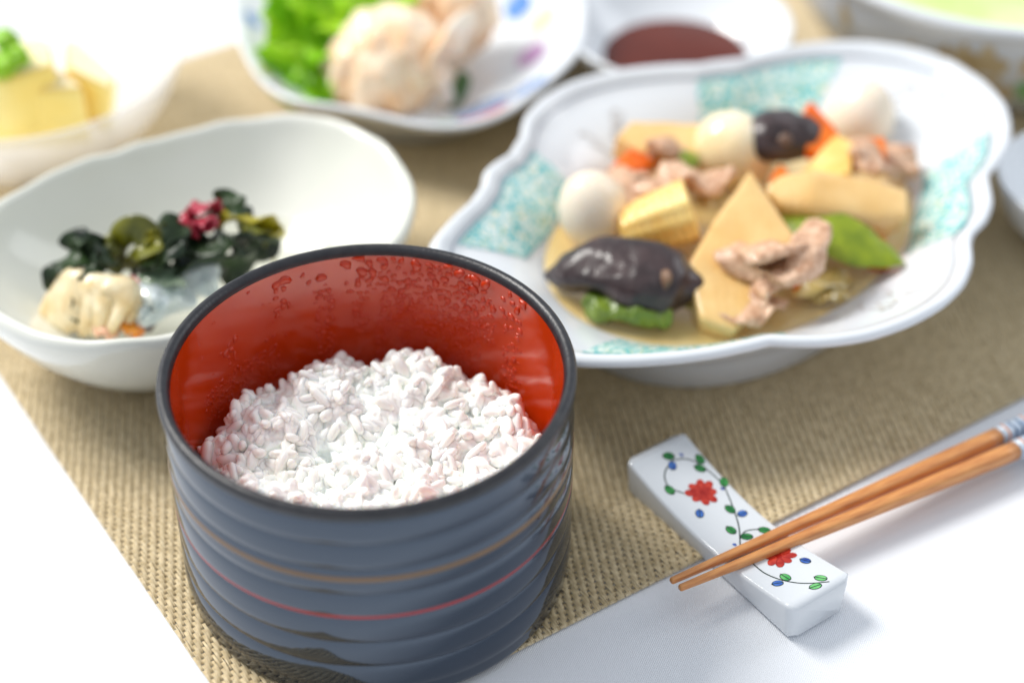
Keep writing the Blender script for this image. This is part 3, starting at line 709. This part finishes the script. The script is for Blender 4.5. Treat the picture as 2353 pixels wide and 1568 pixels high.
# ------------------------------------------------------------------ white oval bowl with seaweed
celadon = P('pale_celadon', (0.71, 0.72, 0.64), (0.75, 0.75, 0.69), scale=18, rough=0.16, ior=1.5, coat=0.2, bump=0.25, bscale=55)
wp = [(-.0375, .4975), (-.0355, .504), (-.0325, .519), (-.033, .5295), (-.0375, .5425), (-.046, .558), (-.0595, .571), (-.073, .577), (-.0855, .578), (-.0975, .5725), (-.1095, .5675), (-.1215, .562), (-.136, .555), (-.150, .5465), (-.163, .5355), (-.1755, .521), (-.183, .505), (-.184, .488), (-.176, .468), (-.161, .4555), (-.152, .449), (-.145, .445), (-.1355, .442), (-.126, .442), (-.118, .443), (-.1075, .448), (-.092, .453), (-.072, .463), (-.055, .475)]
WC = (-0.1070, 0.5110)
wbowl = empty('oval_bowl', (WC[0], WC[1], 0), 'off white handmade oval bowl with wavy rim holding a seaweed salad', 'bowl')
DW = Dish(wp, WC, n=200, smooth=9, wave=lambda t: 0.0004*np.sin(13*t)+0.0003*np.sin(21*t+1)+0.0003*np.sin(7*t+2))
WIN = [(0.02, 0.0105), (0.35, 0.0115), (0.52, 0.0145), (0.66, 0.0205), (0.78, 0.028), (0.87, 0.0355), (0.925, 0.0412), (0.945, 0.0440), (0.962, 0.0454), (0.98, 0.0457)]
WOUT = [(0.995, 0.0450), (1.003, 0.0436), (0.998, 0.0405), (0.96, 0.033), (0.88, 0.0225), (0.76, 0.0125), (0.64, 0.0058), (0.56, 0.003), (0.54, TOP), (0.05, TOP+.0005)]
DW.build('body', WIN+WOUT, celadon, wbowl)
dash_m = P('clear_broth', srgb(226, 226, 205), srgb(215, 215, 190), scale=20, rough=0.03, ior=1.33, alpha=0.22)
ring = [(a[0]-WC[0], a[1]-WC[1], 0) for a in DW.ring(0.60, 0)]
rings = [[(x*s, y*s, z) for x, y, _ in ring] for s, z in ((0.99, -0.001), (1.0, 0), (0.97, 0.0), (0.5, 0.0))]
o = loft('clear_broth', rings, dash_m, None, cap=(False, True)); o.location = (WC[0], WC[1], 0.0185); tag(o, 'shallow pool of clear dressing in the oval bowl', 'broth')
wak_m = P('wakame', srgb(46, 66, 34), srgb(18, 30, 22), scale=90, rough=0.40, ior=1.36, coat=0.05, bump=0.2, bscale=200)
wak_l = P('wakame_light', srgb(112, 112, 22), srgb(72, 76, 16), scale=90, rough=0.3, coat=0.15, sss=0.2, sscale=.002)
wak_y = P('wakame_yellow', srgb(168, 158, 30), srgb(140, 128, 24), scale=80, rough=0.3, coat=0.15, sss=0.2, sscale=.002)
tos_m = P('red_seaweed', srgb(186, 60, 78), srgb(150, 34, 54), scale=120, rough=0.25, coat=0.3, sss=0.2, sscale=.003)
squ_m = P('pale_shellfish', srgb(236, 222, 188), srgb(216, 190, 138), scale=130, rough=0.32, sss=0.4, sscale=.004, coat=0.3)
gel_m = P('clear_noodle', srgb(214, 224, 226), srgb(190, 206, 208), scale=90, rough=0.15, sss=0.3, sscale=.004, trans=0.3, coat=0.4)
G = 'wakame seaweed pieces'
def wak(c6, w_, t_, mat, lab, twist=0.5, seed=0, up=(0, 0, 1), ruffle=.0012, name='wakame_leaf', cat='seaweed', group=G, noise=.0007, wprof=None):
    """path in the close view of the salad: (x, y, height)"""
    o = strip(name, [at(67.2+.25703*a, 436.8+.25703*b, z) for a, b, z in c6], w_, t_, mat, up=up, twist=twist*(2.4 if 'wakame' in name else 1), n=70, nc=20, noise=noise, nfreq=140, seed=seed, ruffle=ruffle*(1.7 if 'wakame' in name else 1), rfreq=16, wprof=wprof, noise2=.00025)
    return tag(o, lab, cat, group)
EX = [([(900, 600, .042), (1050, 560, .046), (1120, 480, .046), (1080, 430, .046), (1180, 380, .046)], .007, wak_l, 'thin olive wakame curl right of the ring'),
      ([(1150, 620, .042), (1260, 560, .046), (1330, 500, .046), (1400, 520, .044), (1480, 600, .040)], .007, wak_m, 'narrow dark wakame curl in the middle of the salad'),
      ([(1600, 560, .043), (1700, 500, .046), (1830, 480, .046), (1900, 540, .043), (1980, 620, .036)], .008, wak_m, 'narrow dark wakame curl under the yellow green leaf'),
      ([(560, 620, .042), (650, 560, .045), (700, 600, .044), (740, 700, .038)], .006, wak_m, 'short dark wakame curl between tuft and ring'),
      ([(380, 540, .039), (440, 470, .043), (540, 480, .044), (600, 540, .042)], .006, wak_m, 'dark wakame curl along the top of the left tuft'),
      ([(1880, 380, .045), (1960, 330, .047), (2060, 380, .044), (2100, 500, .036)], .007, wak_l, 'olive wakame curl at the right end of the salad')]
for k, (pp, w_, m_, lab) in enumerate(EX): wak(pp, w_, .0014, m_, lab, 1.2, 80+k, up=(0, -1, .7), ruffle=.0012)
wak([(760, 640, .036), (600, 560, .040), (430, 500, .040), (380, 560, .036)], .012, .0016, wak_m, 'dark wakame tuft at the upper left of the salad', 0.8, 1)
wak([(640, 690, .037), (480, 640, .040), (320, 650, .038), (210, 760, .033), (175, 900, .028)], .0065, .0020, wak_m, 'dark wakame strand arching down at the far left of the salad', 0.3, 2)
wak([(640, 680, .040), (570, 780, .038), (500, 900, .034), (470, 1040, .030), (462, 1190, .026)], .0085, .0018, wak_m, 'dark wakame strip hanging over the pale shellfish', 0.3, 3, up=(0, -1, .6))
wak([(800, 760, .030), (770, 600, .034), (810, 430, .042), (930, 350, .046), (1060, 420, .044), (1090, 520, .040), (980, 640, .036), (860, 700, .032)], .010, .0018, wak_l, 'olive wakame leaf curled into an open ring', 0.2, 4, up=(0, -1, 0.5), ruffle=.0006)
wak([(960, 690, .034), (1150, 640, .038), (1300, 520, .041), (1450, 420, .041)], .018, .0018, wak_m, 'dark wakame leaf in the middle of the salad', 0.6, 5)
wak([(1000, 430, .042), (1200, 400, .044), (1400, 460, .042), (1560, 560, .038)], .015, .0018, wak_m, 'dark wakame leaf below the red seaweed on the left', -0.7, 6)
wak([(1450, 520, .040), (1650, 460, .043), (1850, 420, .043), (2000, 480, .038), (2060, 640, .030)], .020, .0020, wak_m, 'broad dark wakame leaf at the right of the salad', 0.5, 7)
wak([(1300, 640, .034), (1550, 640, .036), (1800, 640, .035), (2000, 700, .029)], .020, .0020, wak_m, 'dark wakame leaf low behind the black bowl rim', 0.7, 8)
wak([(1690, 130, .047), (1760, 100, .049), (1880, 190, .047), (2000, 240, .044)], .0090, .0018, wak_m, 'dark wakame fold at the top behind the red seaweed', 0.4, 9, up=(0, -1, .5))
wak([(1660, 300, .045), (1800, 250, .047), (1980, 250, .046), (2120, 330, .041), (2190, 440, .034)], .012, .0018, wak_y, 'yellow green wakame leaf at the right of the salad', 0.5, 10)
wak([(1900, 420, .040), (2020, 380, .041), (2140, 470, .035), (2130, 600, .028)], .013, .0018, wak_y, 'yellow green wakame leaf drooping at the far right', 0.6, 11)
wak([(1150, 330, .045), (1300, 270, .046), (1420, 270, .045)], .006, .0016, wak_l, 'thin olive wakame strip left of the red seaweed', 0.5, 12)
wak([(680, 420, .042), (720, 520, .041), (760, 660, .036)], .006, .0018, wak_l, 'upright olive wakame strip left of the ring', 0.3, 13, up=(0, -1, .3))
wak([(1340, 250, .046), (1480, 190, .049), (1600, 150, .051), (1730, 190, .049)], .012, .0030, tos_m, 'crimson seaweed frill on top of the salad', 1.0, 14, ruffle=.0025, name='red_seaweed', group='red seaweed bits')
wak([(1430, 380, .045), (1520, 300, .048), (1600, 270, .049), (1620, 370, .045)], .012, .0030, tos_m, 'pinker seaweed frill hanging just below the crimson one', 1.2, 15, ruffle=.0025, name='red_seaweed', group='red seaweed bits')
wak([(930, 790, .033), (1010, 800, .035), (1080, 830, .033)], .007, .0030, tos_m, 'small pink seaweed bit between wakame ring and pale shellfish', 0.5, 16, name='red_seaweed', group='red seaweed bits')
G2 = 'pale shellfish slices'
kw = dict(name='shellfish_slice', cat='shellfish', group=G2)
SH = [([(440, 690, .037), (330, 830, .033), (230, 1020, .026), (150, 1210, .020)], .010, 'leftmost pale shellfish strip of the salad fan'),
      ([(470, 690, .038), (380, 850, .034), (300, 1050, .027), (250, 1250, .020)], .010, 'second pale shellfish strip from the left of the salad fan'),
      ([(500, 700, .039), (430, 870, .035), (370, 1060, .029), (340, 1270, .021)], .010, 'pale shellfish strip just left of the hanging wakame strip'),
      ([(620, 745, .039), (560, 900, .036), (510, 1090, .029), (470, 1290, .021)], .011, 'pale shellfish strip just right of the hanging wakame strip'),
      ([(690, 750, .041), (660, 900, .038), (620, 1080, .031), (580, 1290, .022)], .012, 'middle pale shellfish strip at the salad front'),
      ([(760, 770, .041), (790, 920, .038), (760, 1100, .031), (690, 1290, .022)], .012, 'curved pale shellfish strip near the orange bit'),
      ([(800, 800, .039), (880, 920, .036), (880, 1080, .030), (800, 1250, .023)], .010, 'rightmost pale shellfish strip beside the translucent slice')]
for k, (pp, w_, lab) in enumerate(SH): wak(pp, w_, .0050, squ_m, lab, 0.15, 60+k, ruffle=.0003, noise=.0004, **kw)
wak([(960, 900, .034), (1120, 880, .034), (1270, 960, .031), (1300, 1100, .026)], .020, .0050, gel_m, 'greyish translucent slice behind the black bowl rim', 0.4, 21, name='translucent_slice', cat='shellfish', group='translucent slices')
wak([(950, 1020, .031), (1080, 1050, .030), (1160, 1180, .026)], .017, .0050, gel_m, 'translucent slice low at the front right of the salad', 0.3, 22, name='translucent_slice', cat='shellfish', group='translucent slices')
wak([(930, 1120, .0285), (1010, 1150, .0285), (1090, 1260, .025)], .0060, .0022, P('dark_skin', srgb(88, 70, 64), rough=0.4), 'dark brown skin strip at the front of the salad', 0.2, 23, name='skin_strip', group='small bits at the salad front')
wak([(880, 1200, .0265), (950, 1215, .0270), (1010, 1280, .0245)], .009, .0040, P('orange_bit', srgb(226, 150, 50), srgb(206, 110, 40), scale=120, rough=0.3, sss=.2), 'orange bit at the front of the salad near the rim', 0.2, 24, name='carrot_bit', cat='carrot', group='small bits at the salad front')
wak([(640, 1210, .0262), (700, 1235, .0262), (780, 1280, .024)], .009, .0040, P('peach_bit', srgb(232, 180, 150), rough=0.3, sss=.2), 'peach coloured bit under the pale shellfish', 0.2, 25, name='shellfish_bit', cat='shellfish', group='small bits at the salad front')
for k in range(6):
    x0 = 1400+k*52
    wak([(x0, 610+8*k, .036), (x0-10, 760, .033), (x0-30+6*k, 960, .027)], .0045, .0035, gel_m, ('first', 'second', 'third', 'fourth', 'fifth', 'sixth')[k]+' clear noodle strand from the left, behind the black bowl rim', 0.2, 30+k, name='clear_noodle', cat='noodle', group='clear noodle strands')
for k, (a, b) in enumerate(((1180, 700), (1120, 780), (1250, 790))):
    wak([(a-90, b-40, .034), (a, b, .036), (a+110, b+30, .033)], .010, .0030, P('pale_green_sheet', srgb(150, 170, 140), srgb(110, 134, 110), scale=90, rough=0.2, coat=.4, trans=.2), ('upper pale green slice under the dark wakame', 'left pale green slice under the wakame ring', 'right pale green slice beside the clear noodles')[k], 0.4, 40+k, name='green_slice', cat='vegetable', group='pale green slices')

# ------------------------------------------------------------------ dumpling plate (back)
dp_px = [(530, 0), (545, 60), (570, 140), (610, 200), (680, 238), (740, 243), (830, 255), (900, 274), (1000, 296), (1100, 290), (1150, 270), (1190, 247), (1230, 215), (1290, 165), (1330, 120), (1345, 60), (1335, -20), (1280, -110), (1180, -180), (1050, -215), (900, -225), (750, -190), (630, -130), (550, -60)]
DC = xy(935, 35, 0.030)
dplate = empty('dumpling_plate', (DC[0], DC[1], 0), 'painted white porcelain plate with lettuce and dumplings at the back', 'plate')
DD = Dish([xy(u, v_, 0.030) for u, v_ in dp_px], DC, n=180, smooth=4)
DIN = [(0.02, 0.009), (0.45, 0.0095), (0.62, 0.013), (0.78, 0.020), (0.92, 0.0275), (0.965, 0.0302), (0.985, 0.0306)]
DOUT = [(1.0, 0.0298), (0.995, 0.0282), (0.94, 0.0245), (0.82, 0.0165), (0.70, 0.0085), (0.63, 0.005), (0.62, TOP), (0.58, TOP), (0.05, 0.004)]
DD.build('body', DIN+DOUT, white, dplate)
zd = lambda s: interp([a for a, _ in DIN], [b for _, b in DIN], s)
cols = dict(blue=P('cobalt_paint', srgb(70, 120, 190), srgb(110, 150, 205), scale=90, rough=.15), red=P('iron_red_paint', srgb(214, 92, 70), srgb(226, 130, 110), scale=90, rough=.15), green=P('green_paint', srgb(110, 178, 100), srgb(140, 196, 130), scale=90, rough=.15), purple=P('purple_paint', srgb(190, 140, 190), rough=.15), yellow=P('yellow_paint', srgb(240, 232, 180), rough=.15))
def paint(u, v_, da, s0, s1, c):
    t = DD.angle(xy(u, v_, 0.025)); DD.patch('painted_patch', t-da, t+da, lambda x: s0+0.04*(1-math.sin(PI*x)), lambda x: s1-0.04*(1-math.sin(PI*x)), zd, cols[c], dplate, n=14, m=5)
for a in ((1090, 200, .20, .64, .86, 'blue'), (1210, 200, .13, .80, .975, 'blue'), (1110, 268, .14, .80, .975, 'red'), (1010, 285, .11, .82, .975, 'green'), (585, 140, .10, .80, .93, 'blue'), (600, 185, .08, .90, .975, 'yellow'), (650, 215, .08, .90, .975, 'purple'), (1190, 85, .16, .62, .78, 'purple'), (1170, 30, .14, .68, .84, 'yellow'), (1110, 0, .14, .60, .76, 'blue'), (545, 50, .10, .84, .93, 'blue')): paint(*a)
dump_m = P('dumpling_skin', srgb(246, 224, 196), srgb(230, 176, 118), scale=75, rough=0.3, sss=0.35, sscale=.004, coat=.2, contrast=(.42, .75))
def dumpling(u, v_, z, r, rot, lab, seed):
    def fn(q, d):
        a = math.atan2(d.y, d.x); k = 1+0.07*math.sin(11*a+seed)*(1-abs(d.z))**.4*sm(-.9, .5, d.z); return Vector((q.x*k, q.y*k, q.z))
    return tag(blob('dumpling', at(u, v_, z), r, dump_m, rot=rot, noise=.0022, nfreq=95, seed=seed, fn=fn, nu=90, nv=48), lab, 'dumpling', 'steamed dumplings')
dumpling(890, 140, .031, (.0250, .0230, .0200), (.3, -.25, .2), 'large front dumpling with creamy pink wrapper beside the lettuce', 1)
dumpling(1030, 30, .033, (.0210, .0200, .0210), (.2, .3, .6), 'second dumpling behind the front one', 2)
wrap_m = P('wrapper_fold', srgb(248, 236, 218), srgb(240, 214, 182), scale=50, rough=.3, sss=.3, sscale=.003)
for k, pp in enumerate(([(1030, 200, .026), (1000, 150, .036), (1040, 90, .042), (1090, 30, .042)], [(1035, 240, .018), (1020, 190, .026), (1015, 140, .034)])):
    o = strip('wrapper_fold', [at(*q) for q in pp], .013, .004, wrap_m, up=(1, -.3, .3), noise=.001, ruffle=.002, rfreq=12, seed=k); subsurf(o)
    tag(o, ('loose white wrapper fold between the two dumplings', 'short wrapper fold at the front dumpling\'s right side')[k], 'dumpling skin')
lett_m = P('lettuce', srgb(178, 222, 52), srgb(126, 190, 24), scale=60, rough=.35, sss=.3, sscale=.003, bump=.4, bscale=120)
def lettuce(u, v_, z, lw, lh, rot, lab, seed):
    n = 26; v, f = [], []; c = at(u, v_, z); R = Euler(rot).to_matrix()
    for j in range(n+1):
        for i in range(n+1):
            a, b = -1+2*i/n, -1+2*j/n; rr = math.hypot(a, b)
            e = max(abs(a), abs(b)); sc = 1/max(1e-6, rr)*e if rr > 0 else 1
            x, y = a*sc, b*sc; rr = math.hypot(x, y); t = math.atan2(y, x)
            zz = 0.010*rr*rr+0.0055*rr**2*math.sin(7*t+seed)+0.003*rr**2*math.sin(13*t+seed*2)+0.002*mnoise.noise(Vector((x*4, y*4, seed)))
            v.append(c+R @ Vector((x*lw, y*lh, zz)))
    for j in range(n):
        for i in range(n): q = j*(n+1)+i; f.append((q, q+1, q+n+2, q+n+1))
    o = mesh_obj('lettuce_leaf', v, f, lett_m); m = o.modifiers.new('t', 'SOLIDIFY'); m.thickness = .0012; subsurf(o)
    return tag(o, lab, 'lettuce', 'green lettuce leaves')
lettuce(715, 150, .026, .018, .020, (.7, -.3, 0), 'front green lettuce leaf left of the large dumpling', 1)
lettuce(700, 80, .036, .018, .019, (.5, -.1, .8), 'middle green lettuce leaf in front of the others', 2)
lettuce(800, 20, .042, .026, .017, (.6, .1, .3), 'lettuce leaf behind the large dumpling', 3)
lettuce(690, 10, .038, .016, .016, (.3, -.3, 1.3), 'lettuce leaf at the back left of the dumpling plate', 4)
lettuce(745, 195, .017, .011, .010, (.8, 0, .4), 'lowest small lettuce leaf touching the plate front', 5)
gl = strip('dark_green_leaf', [at(1030, 250, .016), at(1055, 200, .022), at(1065, 165, .026)], .008, .003, P('dark_leaf', srgb(70, 100, 50), rough=.4), up=(0, -1, .4)); tag(gl, 'dark green leaf at the right foot of the front dumpling', 'leaf')

# ------------------------------------------------------------------ sauce saucer
q = at(1557, 48, .030)
saucer = empty('sauce_dish', (q.x, q.y, 0), 'small round white dish of brown sauce at the back', 'saucer')
lathe('body', [(0.0, .0075), (.020, .008), (.030, .0135), (.039, .021), (.0445, .0285), (.0462, .0300), (.0472, .0297), (.0474, .0285), (.042, .0195), (.033, .011), (.027, .006), (.0265, TOP), (.023, TOP), (.0225, .004), (0, .0045)], white, saucer, n=96)
o = lathe('dipping_sauce', [(.0292, -.0008), (.0302, .0002), (.0292, .0003), (.0, .0002)], P('brown_sauce', srgb(104, 40, 24), srgb(86, 30, 18), scale=20, rough=.05, ior=1.38, trans=.15), None, n=96)
o.location = (q.x, q.y, .0135); lathe('thin_edge', [(.0298, -.0012), (.0310, .0003), (.0316, .0009)], P('amber_edge', srgb(190, 92, 40), rough=.08), o, n=96)
tag(o, 'dark reddish brown dipping sauce in the round white dish', 'sauce')

# ------------------------------------------------------------------ painted bowl, top right
q = at(2330, -200, .055)
tb = empty('painted_bowl', (q.x, q.y, 0), 'white bowl with golden flower painting and green food, top right corner', 'bowl'); tb.scale = (1, 1, 1.2)
OB = [(.101, .0455), (.1015, .0440), (.100, .0420), (.0965, .0395), (.0950, .034), (.0915, .024), (.084, .012), (.074, .005), (.072, TOP), (.068, TOP), (.067, .004), (0, .005)]
lathe('body', [(0, .010), (.07, .011), (.086, .020), (.0925, .034), (.0955, .043), (.0975, .0458), (.0995, .0462)]+OB, white, tb, n=128)
def outer_r(z): return interp([b for _, b in OB[1:9]][::-1], [a for a, _ in OB[1:9]][::-1], z)
def bowl_paint(u, v_, zc, da, dz, mat):
    # a painted blossom on the outer wall, at the angle facing the picture point
    p_ = at(u, v_, zc); t0 = math.atan2(p_.y-q.y, p_.x-q.x); v, f = [], []; n = 18
    v.append(((outer_r(zc)+.0004)*math.cos(t0), (outer_r(zc)+.0004)*math.sin(t0), zc))
    for k in range(n):
        a = 2*PI*k/n; s = 1+.25*math.sin(5*a); t = t0+da*s*math.cos(a); z = zc+dz*s*math.sin(a); r = outer_r(z)+.0004; v.append((r*math.cos(t), r*math.sin(t), z))
    mesh_obj('painted_blossom', v, [(0, 1+k, 1+(k+1) % n) for k in range(n)], mat, tb)
gold = P('gold_paint', srgb(190, 164, 118), srgb(212, 194, 156), scale=120, rough=.3)
for a in ((2270, 120, .027, .085, .009, gold), (2200, 135, .021, .05, .006, cols['green']), (2230, 105, .031, .04, .005, gold), (2340, 150, .018, .06, .007, cols['green']), (2345, 115, .030, .04, .005, gold), (2195, 110, .030, .035, .004, gold), (1960, 60, .03, .03, .006, gold), (2130, 110, .027, .03, .004, gold), (2300, 160, .016, .04, .004, gold)): bowl_paint(*a)
o = blob('green_jelly', (q.x, q.y, .033), (.088, .088, .0065), P('green_food', srgb(214, 232, 170), srgb(186, 218, 124), scale=25, rough=.3, sss=.2, sscale=.004), noise=.002, nfreq=40); tag(o, 'pale green food filling the bowl in the top right corner', 'food')

# ------------------------------------------------------------------ small bowl at the right edge
q2 = at(2518, 405, .030)
sb = empty('small_bowl', (q2.x, q2.y, 0), 'plain white small bowl cut off by the right edge of the picture', 'bowl')
lathe('body', [(0, .006), (.018, .007), (.028, .016), (.0335, .028), (.0347, .0300), (.0355, .0296), (.0355, .028), (.031, .015), (.022, .005), (.019, TOP), (.016, TOP), (.0155, .003), (0, .0035)], white, sb, n=80)

# ------------------------------------------------------------------ glass dish, top left
q3 = at(40, 122, .040)
gd = empty('glass_dish', (q3.x, q3.y, 0), 'clear glass dish with yellow egg tofu blocks, top left corner', 'dish')
glass_m = P('textured_glass', (0.97, 0.97, 0.98), (0.95, 0.95, 0.97), scale=40, rough=.10, ior=1.45, alpha=.38, bump=.3, bscale=120)
lathe('body', [(0, .007), (.030, .0075), (.043, .013), (.053, .024), (.0595, .036), (.0612, .0395), (.0625, .0405), (.0638, .0395), (.0635, .037), (.057, .022), (.047, .0095), (.034, .003), (.030, TOP), (0, TOP+.0006)], glass_m, gd, n=96)
cust = P('egg_tofu', srgb(255, 238, 158), srgb(254, 226, 122), scale=25, rough=.3, coat=.3)
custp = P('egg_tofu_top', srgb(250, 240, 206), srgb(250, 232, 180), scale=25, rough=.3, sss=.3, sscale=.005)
def block(px, z, th, lab, rot, seed):
    o = polyslab('egg_tofu', px, z, th, cust, lab, 'tofu', 'yellow egg tofu blocks', rot, noise=.0003, seed=seed, bev=.0034)
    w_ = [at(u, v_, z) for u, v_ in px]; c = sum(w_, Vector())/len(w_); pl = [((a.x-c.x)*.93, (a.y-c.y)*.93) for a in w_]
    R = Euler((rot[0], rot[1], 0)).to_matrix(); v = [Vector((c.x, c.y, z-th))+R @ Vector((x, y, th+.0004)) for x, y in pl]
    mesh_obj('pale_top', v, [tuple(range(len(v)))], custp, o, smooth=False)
block([(-70, 130), (60, 92), (118, 92), (125, 150), (20, 185), (-70, 185)], .050, .026, 'yellow egg tofu block at the back of the glass dish', (0, 0), 1)
block([(118, 100), (150, 98), (245, 148), (225, 175), (130, 152)], .043, .024, 'golden egg tofu block at the right side of the glass dish', (0.1, 0.2), 3)
block([(-60, 172), (0, 168), (140, 163), (195, 200), (120, 208), (0, 215), (-60, 220)], .042, .026, 'yellow egg tofu block at the front of the glass dish', (0, 0), 2)
garn = P('green_garnish', srgb(150, 196, 20), srgb(120, 178, 16), scale=90, rough=.35, sss=.2, sscale=.002)
for k, (u, v_, z, lab) in enumerate(((30, 128, .056, 'round green garnish on the egg tofu, right one'), (12, 90, .060, 'green garnish sprig on the egg tofu at the left edge'), (2, 150, .055, 'lower green garnish on the egg tofu at the left edge'))):
    o = blob('green_garnish', at(u, v_, z), (.0055, .005, .004), garn, noise=.0025, nfreq=150, seed=k); tag(o, lab, 'garnish', 'green garnish')
